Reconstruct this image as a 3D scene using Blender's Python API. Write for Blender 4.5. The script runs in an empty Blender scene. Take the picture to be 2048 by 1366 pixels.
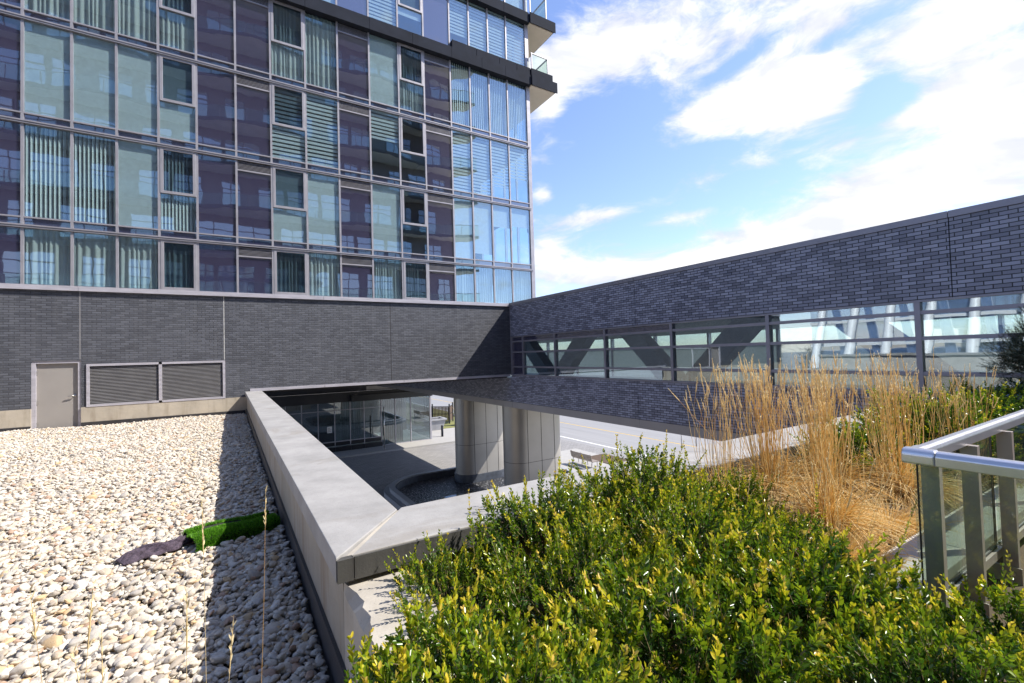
import bpy, math, random
import numpy as np
from mathutils import Vector, Matrix, Euler
R = math.radians
random.seed(7); rng = np.random.default_rng(11)
scene = bpy.context.scene
COL = scene.collection

# ------------------------------------------------------------------ camera
W0, F0 = 2048.0, 912.5
def _ray(x, y): return Vector(((x-1024)/F0, -(y-683)/F0, -1.0))
_X = _ray(2494, 666).normalized()
_Y = _ray(458, 724); _Y = (_Y - _X*_X.dot(_Y)).normalized()
_Z = _X.cross(_Y)
cam = bpy.data.cameras.new('camera'); camo = bpy.data.objects.new('camera', cam); COL.objects.link(camo)
cam.sensor_width = 36.0; cam.lens = 36.0*F0/W0; cam.clip_start = 0.05; cam.clip_end = 3000
camo.matrix_world = Matrix((_X, _Y, _Z)).to_4x4()
scene.camera = camo

# ------------------------------------------------------------------ light, sky, exposure
SUN = Vector((0.82, -0.42, 1.0)).normalized()
SUN_STRENGTH, SKY_STRENGTH, EXPOSURE = 3.25, 0.15, 1.30
sl = bpy.data.lights.new('sun', 'SUN'); sl.energy = SUN_STRENGTH; sl.angle = R(0.5); sl.color = (1.0, 0.95, 0.87)
so = bpy.data.objects.new('sun', sl); COL.objects.link(so)
so.rotation_euler = SUN.to_track_quat('Z', 'Y').to_euler(); so.location = (30, -20, 60)
scene.view_settings.view_transform = 'Standard'; scene.view_settings.look = 'None'
scene.view_settings.exposure = EXPOSURE; scene.view_settings.gamma = 1.0
scene.render.engine = 'CYCLES'
scene.cycles.max_bounces = 8; scene.cycles.transparent_max_bounces = 24
scene.cycles.glossy_bounces = 4; scene.cycles.diffuse_bounces = 3
scene.cycles.caustics_reflective = False; scene.cycles.caustics_refractive = False
scene.cycles.use_denoising = True
scene.cycles.sample_clamp_indirect = 6.0

class NT:
    """small helper for building node trees"""
    def __init__(s, tree): s.t = tree; s.n = tree.nodes; s.l = tree.links
    def new(s, kind, **kw):
        n = s.n.new(kind)
        for k, v in kw.items(): setattr(n, k, v)
        return n
    def put(s, sock, v):
        if hasattr(v, 'is_output') or isinstance(v, bpy.types.NodeSocket): s.l.new(v, sock)
        elif v is not None: sock.default_value = v
    def math(s, op, a, b=None, c=None, clamp=False):
        n = s.new('ShaderNodeMath', operation=op, use_clamp=clamp)
        s.put(n.inputs[0], a); s.put(n.inputs[1], b)
        if c is not None: s.put(n.inputs[2], c)
        return n.outputs[0]
    def ramp(s, fac, stops, interp='LINEAR'):
        n = s.new('ShaderNodeValToRGB'); n.color_ramp.interpolation = interp
        el = n.color_ramp.elements
        while len(el) < len(stops): el.new(0.5)
        for e, (p, c) in zip(el, stops):
            e.position = p; e.color = (*c, 1) if len(c) == 3 else c
        s.put(n.inputs[0], fac); return n.outputs[0]
    def noise(s, vec, scale, detail=4, rough=0.55, dist=0.0):
        n = s.new('ShaderNodeTexNoise'); s.put(n.inputs['Vector'], vec)
        n.inputs['Scale'].default_value = scale; n.inputs['Detail'].default_value = detail
        n.inputs['Roughness'].default_value = rough; n.inputs['Distortion'].default_value = dist
        return n.outputs['Fac']
    def mix(s, fac, a, b, blend='MIX'):
        n = s.new('ShaderNodeMix', data_type='RGBA', blend_type=blend)
        s.put(n.inputs[0], fac)
        for k, v in ((6, a), (7, b)):
            s.put(n.inputs[k], (*v, 1) if isinstance(v, tuple) and len(v) == 3 else v)
        return n.outputs[2]
    def bump(s, h, strength=0.3, dist=0.02):
        n = s.new('ShaderNodeBump'); n.inputs['Strength'].default_value = strength
        n.inputs['Distance'].default_value = dist; s.put(n.inputs['Height'], h); return n.outputs[0]

world = bpy.data.worlds.new('World'); scene.world = world; world.use_nodes = True
def build_world():
    w = NT(world.node_tree); w.n.clear()
    out = w.new('ShaderNodeOutputWorld'); bg = w.new('ShaderNodeBackground')
    sky = w.new('ShaderNodeTexSky', sky_type='NISHITA'); sky.sun_disc = False
    sky.sun_elevation = math.asin(SUN.z); sky.sun_rotation = math.atan2(SUN.x, SUN.y)
    sky.air_density = 1.0; sky.dust_density = 0.35; sky.ozone_density = 2.2
    tc = w.new('ShaderNodeTexCoord'); d = tc.outputs['Generated']
    sx = w.new('ShaderNodeSeparateXYZ'); w.l.new(d, sx.inputs[0])
    az = w.math('ARCTAN2', sx.outputs[0], sx.outputs[1]); el = w.math('ARCSINE', sx.outputs[2])
    cb = w.new('ShaderNodeCombineXYZ')
    w.l.new(az, cb.inputs[0]); w.l.new(w.math('MULTIPLY', el, 2.2), cb.inputs[1])
    warp = w.new('ShaderNodeTexNoise'); w.l.new(cb.outputs[0], warp.inputs['Vector'])
    warp.inputs['Scale'].default_value = 3.0; warp.inputs['Detail'].default_value = 3
    wv = w.new('ShaderNodeVectorMath', operation='MULTIPLY_ADD')
    w.l.new(warp.outputs['Color'], wv.inputs[0]); wv.inputs[1].default_value = (.25, .18, 0); w.l.new(cb.outputs[0], wv.inputs[2])
    n1 = w.noise(wv.outputs[0], 5.5, 10, 0.62)
    n2 = w.noise(wv.outputs[0], 17.0, 8, 0.66)
    n = w.math('ADD', w.math('MULTIPLY', n1, .70), w.math('MULTIPLY', n2, .34))
    def angles(px, py):
        v = (Matrix((_X, _Y, _Z)) @ _ray(px, py)).normalized()
        return math.atan2(v.x, v.y), math.asin(v.z)
    # broad cloud banks: picture direction of the centre, half sizes in radians, tilt, weight
    blobs = [(1500, 195, .115, .050, .0, .50), (1600, 205, .080, .040, -.1, .36), (1420, 235, .06, .026, 0, .32), (1550, 140, .055, .026, 0, .24), (1640, 92, .17, .016, .12, -.34), (1470, 128, .07, .014, .3, -.30), (1755, 190, .03, .05, 0, -.2),
             (1880, 335, .20, .055, .22, .36), (1700, 420, .18, .045, .15, .32), (1580, 505, .18, .045, .1, .34), (1500, 330, .10, .010, .12, .12),
             (1985, 155, .09, .038, .15, .42), (1890, 215, .11, .024, .1, .26), (1250, 540, .22, .036, .05, .38), (1195, 432, .09, .016, .08, .34), (1350, 440, .08, .020, .1, .30),
             (1090, 510, .05, .045, 0, .40), (1085, 388, .028, .020, 0, .36), (1100, 215, .035, .028, 0, .32),
             (1130, 125, .15, .055, .25, .36), (1300, 75, .18, .045, .22, .32), (1560, 35, .24, .040, .1, .34), (1900, 30, .24, .055, .1, .44), (1920, 95, .1, .02, .2, .14),
             (1230, 270, .10, .07, .2, -.34), (1190, 360, .09, .04, .1, -.22), (1340, 330, .07, .028, .1, -.2), (1400, 300, .09, .012, .0, -.16), (1700, 120, .10, .022, .1, -.22), (1440, 105, .08, .012, .25, -.14), (1780, 165, .05, .03, .0, -.14), (1420, 400, .06, .012, .2, -.12)]
    acc = None
    for px, py, su, sv, tilt, wt in blobs:
        a0, e0 = angles(px, py)
        du = w.math('SUBTRACT', az, a0); dv = w.math('SUBTRACT', el, e0)
        dv = w.math('SUBTRACT', dv, w.math('MULTIPLY', du, tilt))
        q = w.math('ADD', w.math('POWER', w.math('ABSOLUTE', w.math('DIVIDE', du, su)), 2.0),
                   w.math('POWER', w.math('ABSOLUTE', w.math('DIVIDE', dv, sv)), 2.0))
        g = w.math('MULTIPLY', w.math('EXPONENT', w.math('MULTIPLY', q, -1.0)), wt)
        acc = g if acc is None else w.math('ADD', acc, g)
    n = w.math('ADD', w.math('MULTIPLY', w.math('SUBTRACT', n, .52), 1.35), .52)
    tot = w.math('ADD', n, acc)
    mr = w.new('ShaderNodeMapRange', interpolation_type='SMOOTHSTEP'); w.l.new(tot, mr.inputs[0])
    mr.inputs[1].default_value = .50; mr.inputs[2].default_value = .86
    thick = w.new('ShaderNodeMapRange', interpolation_type='SMOOTHSTEP'); w.l.new(tot, thick.inputs[0])
    thick.inputs[1].default_value = .55; thick.inputs[2].default_value = .95
    n3 = w.noise(wv.outputs[0], 8.0, 5, .55)
    cloud = w.mix(thick.outputs[0], (2.45, 2.56, 2.8), (3.15, 3.15, 3.2))
    cloud = w.mix(1.0, cloud, w.ramp(n3, [(.36, (.80, .82, .88)), (.60, (1.06, 1.06, 1.06))]), 'MULTIPLY')
    skyc = w.mix(1.0, sky.outputs[0], (.68, .65, .74), 'MULTIPLY')
    final = w.mix(mr.outputs[0], skyc, cloud)
    w.l.new(final, bg.inputs[0]); bg.inputs[1].default_value = SKY_STRENGTH
    w.l.new(bg.outputs[0], out.inputs[0])
build_world()

# ------------------------------------------------------------------ materials
def mat(name):
    m = bpy.data.materials.new(name); m.use_nodes = True
    n = NT(m.node_tree); return m, n, n.n['Principled BSDF']
def objcoord(n): return n.new('ShaderNodeTexCoord').outputs['Object']

def plain(name, col, rough=0.5, metal=0.0, var=0.12, scale=6.0, bump=0.0, spec=0.5, stretch=None):
    """painted / metal / plastic: base colour with low mottling and uneven gloss"""
    m, n, b = mat(name); v = objcoord(n)
    if stretch:
        mp = n.new('ShaderNodeMapping'); mp.inputs['Scale'].default_value = stretch; n.l.new(v, mp.inputs[0]); v = mp.outputs[0]
    f = n.noise(v, scale, 5)
    lo = tuple(c*(1-var) for c in col); hi = tuple(min(1, c*(1+var)) for c in col)
    n.l.new(n.ramp(f, [(.3, lo), (.7, hi)]), b.inputs['Base Color'])
    b.inputs['Metallic'].default_value = metal; b.inputs['Specular IOR Level'].default_value = spec
    r = n.new('ShaderNodeMapRange'); n.l.new(f, r.inputs[0]); r.inputs[3].default_value = rough*.85; r.inputs[4].default_value = min(1, rough*1.15)
    n.l.new(r.outputs[0], b.inputs['Roughness'])
    if bump: n.l.new(n.bump(n.noise(v, scale*8, 4), bump, .01), b.inputs['Normal'])
    return m

def brick_mat(name, axis, light, dark, mortar, rough=0.55, width=.225, row=.0715, msize=.008):
    m, n, b = mat(name); v = objcoord(n)
    s = n.new('ShaderNodeSeparateXYZ'); n.l.new(v, s.inputs[0])
    c = n.new('ShaderNodeCombineXYZ'); n.l.new(s.outputs[axis], c.inputs[0]); n.l.new(s.outputs[2], c.inputs[1])
    br = n.new('ShaderNodeTexBrick'); n.l.new(c.outputs[0], br.inputs['Vector'])
    br.inputs['Scale'].default_value = 1; br.inputs['Mortar Size'].default_value = msize
    br.inputs['Mortar Smooth'].default_value = 0.15; br.inputs['Bias'].default_value = 0
    br.inputs['Brick Width'].default_value = width; br.inputs['Row Height'].default_value = row
    br.inputs['Color1'].default_value = (0, 0, 0, 1); br.inputs['Color2'].default_value = (1, 1, 1, 1); br.inputs['Mortar'].default_value = (.5, .5, .5, 1)
    big = n.noise(c.outputs[0], 0.55, 3); fine = n.noise(c.outputs[0], 60, 3)
    t = n.math('ADD', n.math('MULTIPLY', br.outputs['Color'], .55), n.math('MULTIPLY', big, .35))
    t = n.math('ADD', t, n.math('MULTIPLY', fine, .25))
    bc = n.ramp(t, [(.25, dark), (.60, tuple((a+q)/2 for a, q in zip(dark, light))), (.95, light)])
    streak = n.new('ShaderNodeMapping'); streak.inputs['Scale'].default_value = (2.2, .12, 1); n.l.new(c.outputs[0], streak.inputs[0])
    sn = n.noise(streak.outputs[0], 3, 4)
    mort = n.mix(n.ramp(big, [(.45, (0, 0, 0)), (.62, (1, 1, 1))]), mortar, tuple(min(1, x*1.35) for x in mortar))
    col = n.mix(br.outputs['Fac'], bc, mort)
    col = n.mix(n.math('MULTIPLY', n.ramp(sn, [(.52, (0, 0, 0)), (.75, (1, 1, 1))]), .16), col, (.22, .22, .23))
    n.l.new(col, b.inputs['Base Color'])
    r = n.new('ShaderNodeMapRange'); n.l.new(t, r.inputs[0]); r.inputs[3].default_value = rough*.75; r.inputs[4].default_value = rough*1.25
    n.l.new(r.outputs[0], b.inputs['Roughness'])
    h = n.math('ADD', n.math('MULTIPLY', n.math('SUBTRACT', 1.0, br.outputs['Fac']), 1.0), n.math('MULTIPLY', fine, .35))
    h = n.math('ADD', h, n.math('MULTIPLY', br.outputs['Color'], .25))
    n.l.new(n.bump(h, .7, .012), b.inputs['Normal'])
    return m

def concrete(name, col, stain=(.30, .26, .2), amt=.5, scale=1.4, rough=.8, streaks=None):
    m, n, b = mat(name); v = objcoord(n)
    f = n.noise(v, scale, 7, .65); g = n.noise(v, scale*14, 5, .7); pit = n.noise(v, 90, 2)
    c = n.ramp(f, [(.28, tuple(x*.74 for x in col)), (.70, tuple(min(1, x*1.1) for x in col))])
    c = n.mix(n.math('MULTIPLY', n.ramp(g, [(.52, (0, 0, 0)), (.78, (1, 1, 1))]), amt*.5), c, tuple(x*.62 for x in col))
    if streaks:
        mp = n.new('ShaderNodeMapping'); mp.inputs['Scale'].default_value = streaks; n.l.new(v, mp.inputs[0])
        sn = n.noise(mp.outputs[0], 3.0, 5)
        c = n.mix(n.math('MULTIPLY', n.ramp(sn, [(.5, (0, 0, 0)), (.72, (1, 1, 1))]), amt), c, stain)
    else:
        sn = n.noise(v, scale*.5, 6, .6, .8)
        c = n.mix(n.math('MULTIPLY', n.ramp(sn, [(.56, (0, 0, 0)), (.7, (1, 1, 1))]), amt*.6), c, stain)
    c = n.mix(n.ramp(pit, [(.26, (1, 1, 1)), (.32, (0, 0, 0))]), c, tuple(x*.5 for x in col))
    n.l.new(c, b.inputs['Base Color']); b.inputs['Roughness'].default_value = rough
    n.l.new(n.bump(n.math('ADD', g, n.math('MULTIPLY', pit, .5)), .25, .006), b.inputs['Normal'])
    return m

def pane_coord(n):
    oi = n.new('ShaderNodeObjectInfo'); va = n.new('ShaderNodeVectorMath', operation='ADD')
    n.l.new(objcoord(n), va.inputs[0]); cx = n.new('ShaderNodeCombineXYZ')
    n.l.new(n.math('MULTIPLY', oi.outputs['Random'], 37.0), cx.inputs[0]); n.l.new(n.math('MULTIPLY', oi.outputs['Random'], 91.0), cx.inputs[2])
    n.l.new(cx.outputs[0], va.inputs[1]); return va.outputs[0]
def glass(name, tint, ior, rough=0.0, wav=.0, refl=(.92, .96, 1.0)):
    """coated glazing: Fresnel-weighted mirror over a tinted see-through sheet"""
    m = bpy.data.materials.new(name); m.use_nodes = True; n = NT(m.node_tree); n.n.clear()
    out = n.new('ShaderNodeOutputMaterial'); mx = n.new('ShaderNodeMixShader')
    tr = n.new('ShaderNodeBsdfTransparent'); tr.inputs[0].default_value = (*tint, 1)
    gl = n.new('ShaderNodeBsdfGlossy'); gl.inputs['Color'].default_value = (*refl, 1); gl.inputs['Roughness'].default_value = rough
    lw = n.new('ShaderNodeLayerWeight'); lw.inputs[0].default_value = .5      # facing = 1-|cos|, same from both sides
    f0 = ((ior-1)/(ior+1))**2
    fac = n.math('ADD', n.math('MULTIPLY', n.math('POWER', lw.outputs['Facing'], 5.0), 1-f0), f0)
    if wav:
        nb = n.bump(n.noise(pane_coord(n), 1.1, 2, .4), wav, .05)
        n.l.new(nb, gl.inputs['Normal'])
    n.l.new(fac, mx.inputs[0]); n.l.new(tr.outputs[0], mx.inputs[1]); n.l.new(gl.outputs[0], mx.inputs[2])
    n.l.new(mx.outputs[0], out.inputs[0]); return m

def dark_glass(name, col, ior=2.2, rough=.03, wav=.0):
    m, n, b = mat(name)
    b.inputs['Base Color'].default_value = (*col, 1); b.inputs['Roughness'].default_value = rough
    b.inputs['IOR'].default_value = ior
    if wav: n.l.new(n.bump(n.noise(pane_coord(n), 1.1, 2, .4), wav, .05), b.inputs['Normal'])
    return m

def cloth(name, col, rough=.9, trans=.35):
    m, n, b = mat(name); v = objcoord(n)
    f = n.noise(v, 9, 4); n.l.new(n.ramp(f, [(.3, tuple(x*.85 for x in col)), (.7, col)]), b.inputs['Base Color'])
    b.inputs['Roughness'].default_value = rough
    tl = n.new('ShaderNodeBsdfTranslucent'); tl.inputs[0].default_value = (*col, 1)
    mx = n.new('ShaderNodeMixShader'); mx.inputs[0].default_value = trans
    out = n.n['Material Output']
    n.l.new(b.outputs[0], mx.inputs[1]); n.l.new(tl.outputs[0], mx.inputs[2]); n.l.new(mx.outputs[0], out.inputs[0])
    return m

def leaf_mat(name, stops, rough=.32, trans=.3, spec=.6):
    m, n, b = mat(name)
    at = n.new('ShaderNodeAttribute'); at.attribute_name = 'tone'
    col = n.ramp(at.outputs['Fac'], stops)
    n.l.new(col, b.inputs['Base Color']); b.inputs['Roughness'].default_value = rough; b.inputs['Specular IOR Level'].default_value = spec
    tl = n.new('ShaderNodeBsdfTranslucent'); n.l.new(col, tl.inputs[0])
    mx = n.new('ShaderNodeMixShader'); mx.inputs[0].default_value = trans
    n.l.new(b.outputs[0], mx.inputs[1]); n.l.new(tl.outputs[0], mx.inputs[2]); n.l.new(mx.outputs[0], n.n['Material Output'].inputs[0])
    return m

M = {}
M['brick_x'] = brick_mat('facade_brick', 0, (.130, .136, .158), (.064, .067, .080), (.045, .047, .054), row=.067, width=.215)
M['brick_y'] = brick_mat('bridge_brick', 1, (.40, .42, .54), (.12, .126, .18), (.012, .013, .02), rough=.42)
M['alu'] = plain('anodised_aluminium', (.40, .385, .41), .42, .35, .10, 3)
M['alu_dark'] = plain('dark_anodised_frame', (.25, .24, .28), .42, .3, .10, 3)  # darker purple-grey metal for the bridge frames and coping
M['flash'] = plain('metal_flashing', (.50, .48, .52), .45, .2, .15, 2, stretch=(1, 6, 6))
M['fascia'] = plain('painted_steel_fascia', (.33, .31, .31), .45, .2, .08, 1)
M['ledge'] = plain('charcoal_metal_panel', (.034, .038, .050), .8, 0, .2, 1.5, spec=.04)
M['spandrel'] = dark_glass('purple_spandrel_glass', (.040, .038, .080), 3.3, .015, .04)
M['pane'] = glass('vision_glass', (.91, .985, 1.0), 2.5, 0, .04, refl=(.82, .93, 1.0))
M['pane_scr'] = glass('screened_glass', (.58, .66, .70), 2.0, 0, .035)
M['pane_br'] = glass('bridge_glass', (.74, .84, .89), 3.2, 0, .025, refl=(.86, .94, 1.0))
M['pane_rail'] = glass('railing_glass', (.90, .95, .91), 1.5, 0, 0)
M['pane_lobby'] = glass('lobby_glass', (.60, .66, .68), 2.3, 0, .02)
M['curtain'] = cloth('cream_curtain_fabric', (.90, .90, .85))
M['curtain_g'] = cloth('grey_curtain_fabric', (.66, .70, .68))
M['blind'] = cloth('roller_blind_fabric', (.90, .92, .90), trans=.12)
M['slat'] = cloth('vertical_blind_fabric', (.86, .88, .85), trans=.12)
M['frost'] = cloth('frosted_glazing', (.44, .47, .43), .5, .22)
M['brace'] = plain('blue_grey_painted_steel', (.12, .14, .18), .6, 0, .1, 1)
M['interior'] = plain('interior_plaster', (.34, .33, .32), .8, 0, .08, 1)
M['white_plaster'] = plain('pale_plaster', (.62, .64, .60), .75, 0, .06, 1)
M['soffit'] = plain('beige_soffit_board', (.82, .72, .60), .7, 0, .06, 1)
M['dark_soffit'] = plain('dark_soffit_metal', (.045, .043, .045), .6, 0, .2, 1)
M['black_panel'] = plain('black_panel', (.012, .013, .016), .35, 0, .2, 2)
M['kerb'] = concrete('beige_base_concrete', (.50, .44, .35), (.22, .17, .11), .5, 1.1, streaks=(1.5, 1, .25))
M['coping'] = concrete('coping_concrete', (.34, .33, .32), (.20, .175, .145), .8, 2.6)
M['wall'] = concrete('parapet_wall_concrete', (.36, .325, .27), (.20, .13, .075), .8, 1.3, streaks=(1, 2.5, .25))
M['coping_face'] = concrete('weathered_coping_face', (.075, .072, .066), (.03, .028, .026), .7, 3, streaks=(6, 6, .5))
M['ledge_conc'] = concrete('planter_ledge_concrete', (.44, .40, .34), (.36, .30, .22), .4, 3)
M['membrane'] = plain('black_roof_membrane', (.035, .033, .036), .55, 0, .3, 5, .3)
M['door'] = plain('taupe_painted_steel', (.33, .305, .28), .5, 0, .05, 1.5)
M['louver'] = plain('louver_aluminium', (.30, .29, .29), .45, .2, .1, 3)
M['louver_back'] = plain('dark_louver_cavity', (.02, .02, .022), .8, 0, .1, 3)
M['steel'] = plain('brushed_steel', (.55, .53, .50), .3, .9, .1, 8)
M['rail'] = plain('satin_silver_rail', (.62, .61, .63), .30, .8, .06, 4)
M['post'] = plain('bronze_grey_post', (.34, .30, .27), .4, .3, .08, 4)
M['black'] = plain('black_rubber', (.012, .012, .012), .6, 0, .1, 4)
M['column'] = plain('champagne_metal_cladding', (.47, .445, .41), .40, .5, .07, .8)
M['joint'] = plain('dark_joint', (.03, .028, .028), .7)
M['joint_w'] = plain('pale_sealant', (.50, .49, .47), .8, 0, .3, 9)
M['pond_rim'] = plain('dark_granite_rim', (.33, .335, .35), .45, 0, .25, 30)
M['pond_wall'] = plain('slate_pond_wall', (.075, .085, .105), .5, 0, .25, 4)
M['terra'] = plain('terracotta_clay', (.38, .13, .05), .8, 0, .2, 5)
M['wood_dark'] = plain('brown_lattice_slats', (.13, .085, .06), .7, 0, .3, 8)
M['wood_bench'] = plain('grey_bench_slats', (.26, .22, .19), .7, 0, .2, 8)
M['stone_white'] = concrete('white_stone_slab', (.50, .47, .43), (.42, .36, .30), .35, 2)
M['stone_tan'] = concrete('tan_stone_wall', (.50, .40, .29), (.30, .22, .15), .4, 2)
M['soil'] = concrete('bark_soil', (.10, .065, .04), (.04, .028, .02), .6, 8, .95)
M['white_metal'] = plain('white_painted_steel', (.72, .72, .71), .45, 0, .05, 1)
M['paper'] = plain('white_paper', (.75, .75, .75), .8, 0, .02)
M['ink'] = plain('dark_print', (.05, .05, .06), .8)
M['tub'] = concrete('grey_tub_concrete', (.36, .36, .37), amt=.3)
M['jacket'] = plain('dark_wool_cloth', (.085, .062, .086), .95, 0, .5, 60, .8)
M['turf_back'] = plain('black_turf_backing', (.02, .02, .018), .9)
M['bark'] = plain('grey_bark', (.16, .13, .11), .9, 0, .3, 10, .5)
M['stem'] = plain('woody_stem', (.20, .15, .07), .8, 0, .3, 20)
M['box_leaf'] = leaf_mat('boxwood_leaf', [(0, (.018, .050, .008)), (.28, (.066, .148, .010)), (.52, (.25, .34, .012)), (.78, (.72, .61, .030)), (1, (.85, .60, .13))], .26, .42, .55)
M['yew_leaf'] = leaf_mat('yew_needle', [(0, (.010, .024, .014)), (.6, (.022, .05, .026)), (1, (.06, .10, .04))], .4, .15)
M['straw'] = leaf_mat('dry_straw', [(0, (.80, .50, .15)), (.5, (.94, .70, .31)), (1, (.97, .87, .60))], .5, .42, .3)
M['turf'] = leaf_mat('turf_blade', [(0, (.04, .13, .010)), (1, (.22, .54, .035))], .45, .35, .4)
M['dry_leaf'] = leaf_mat('dry_plant', [(0, (.10, .04, .02)), (1, (.28, .14, .06))], .8, .2, .2)
M['lawn'] = concrete('spring_lawn', (.20, .20, .06), (.30, .22, .09), .6, .6, .95)
M['far_leaf'] = leaf_mat('distant_twig', [(0, (.06, .045, .035)), (1, (.13, .10, .08))], .9, .1, .1)
M['opp_glass'] = dark_glass('bluish_window_glass', (.16, .26, .46), 7.0, .03)
M['opp_wall'] = plain('grey_cladding', (.20, .18, .20), .6, 0, .1, 1)
M['opp_white'] = plain('pale_slab_concrete', (.74, .72, .68), .7, 0, .08, 1)
M['opp_dark'] = plain('dark_slab_edge', (.09, .09, .10), .6, 0, .1, 1)
M['opp_frame'] = plain('grey_window_frame', (.20, .20, .22), .5, .2, .1, 2)
M['roofing'] = concrete('pale_roof_sheet', (.50, .49, .47), (.35, .33, .3), .4, .5)

def stone_mat():
    m, n, b = mat('river_pebble')
    oi = n.new('ShaderNodeObjectInfo'); v = objcoord(n)
    c = n.ramp(oi.outputs['Random'], [(0, (.52, .46, .38)), (.14, (.33, .31, .29)), (.26, (.62, .57, .49)), (.38, (.46, .36, .25)), (.50, (.58, .52, .43)), (.60, (.24, .20, .165)),
               (.68, (.64, .60, .54)), (.78, (.50, .43, .35)), (.86, (.52, .33, .13)), (.91, (.58, .51, .41)), (.965, (.30, .14, .07)), (1, (.58, .55, .5))], 'CONSTANT')
    c = n.mix(.20, c, (.86, .76, .62))
    f = n.noise(v, 2.2, 6, .65); g = n.noise(v, 14, 4)
    c = n.mix(n.math('MULTIPLY', n.ramp(f, [(.42, (0, 0, 0)), (.68, (1, 1, 1))]), .38), c, (.30, .25, .19))
    c = n.mix(n.math('MULTIPLY', n.ramp(g, [(.56, (0, 0, 0)), (.7, (1, 1, 1))]), .35), c, (.68, .66, .62))
    n.l.new(c, b.inputs['Base Color']); b.inputs['Roughness'].default_value = .62
    n.l.new(n.bump(g, .25, .06), b.inputs['Normal']); return m
M['pebble'] = stone_mat()

def dark_gravel_mat():
    m, n, b = mat('black_pond_gravel'); v = objcoord(n)
    vo = n.new('ShaderNodeTexVoronoi'); n.l.new(v, vo.inputs['Vector']); vo.inputs['Scale'].default_value = 11
    c = n.ramp(vo.outputs['Color'], [(.1, (.012, .012, .014)), (.7, (.04, .043, .05)), (.97, (.40, .40, .40))])
    n.l.new(c, b.inputs['Base Color']); b.inputs['Roughness'].default_value = .35
    n.l.new(n.bump(n.math('SUBTRACT', 1.0, vo.outputs['Distance']), 1.0, .08), b.inputs['Normal']); return m
M['dark_gravel'] = dark_gravel_mat()

def paver_mat(name, c1, c2, mortar, w=.3, h=.15, rot=0.0, rough=.8):
    m, n, b = mat(name); v = objcoord(n)
    mp = n.new('ShaderNodeMapping'); mp.inputs['Rotation'].default_value = (0, 0, rot); n.l.new(v, mp.inputs[0])
    br = n.new('ShaderNodeTexBrick'); n.l.new(mp.outputs[0], br.inputs['Vector'])
    br.inputs['Scale'].default_value = 1; br.inputs['Brick Width'].default_value = w; br.inputs['Row Height'].default_value = h
    br.inputs['Mortar Size'].default_value = .012; br.inputs['Bias'].default_value = 0
    br.inputs['Color1'].default_value = (*c1, 1); br.inputs['Color2'].default_value = (*c2, 1); br.inputs['Mortar'].default_value = (*mortar, 1)
    f = n.noise(v, .5, 6, .6)
    c = n.mix(n.math('MULTIPLY', f, .6), br.outputs['Color'], tuple(x*.7 for x in c1))
    n.l.new(c, b.inputs['Base Color']); b.inputs['Roughness'].default_value = rough
    n.l.new(n.bump(br.outputs['Fac'], -.3, .01), b.inputs['Normal']); return m
M['paver'] = paver_mat('driveway_paver', (.25, .24, .23), (.33, .315, .30), (.12, .115, .11), .42, .21)
M['walk'] = paver_mat('concrete_walk', (.38, .365, .34), (.40, .385, .36), (.30, .29, .27), 1.5, 1.5)

def asphalt(name, col):
    m, n, b = mat(name); v = objcoord(n)
    mp = n.new('ShaderNodeMapping'); mp.inputs['Scale'].default_value = (1.2, .05, 1); n.l.new(v, mp.inputs[0])
    f = n.noise(mp.outputs[0], 1.5, 5); g = n.noise(v, 40, 3)
    c = n.ramp(f, [(.3, tuple(x*.86 for x in col)), (.7, tuple(x*1.1 for x in col))])
    c = n.mix(n.math('MULTIPLY', g, .35), c, tuple(x*1.25 for x in col))
    n.l.new(c, b.inputs['Base Color']); b.inputs['Roughness'].default_value = .85; return m
M['asphalt'] = asphalt('worn_asphalt', (.25, .245, .24))
M['ground'] = concrete('pale_ground', (.29, .28, .26), (.25, .23, .19), .4, .12)
M['line_y'] = plain('yellow_road_paint', (.60, .38, .06), .7, 0, .15, 3)
M['line_w'] = plain('white_road_paint', (.70, .69, .66), .7, 0, .12, 3)

def water_mat():
    m, n, b = mat('puddle_water'); b.inputs['Base Color'].default_value = (.02, .025, .03, 1)
    b.inputs['Roughness'].default_value = .03; b.inputs['IOR'].default_value = 1.6
    n.l.new(n.bump(n.noise(objcoord(n), 3, 3), .05, .02), b.inputs['Normal']); return m
M['water'] = water_mat()

# ------------------------------------------------------------------ object helpers
def props(o, label=None, cat=None, group=None, kind=None):
    if label: o['label'] = label
    if cat: o['category'] = cat
    if group: o['group'] = group
    if kind: o['kind'] = kind
    return o
def thing(name, label, cat, loc=(0, 0, 0), group=None):
    o = bpy.data.objects.new(name, None); COL.objects.link(o); o.location = loc; o.empty_display_size = .1
    return props(o, label, cat, group)
def wloc(o):
    v = Vector((0, 0, 0))
    while o is not None: v += o.location; o = o.parent
    return v

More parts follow.
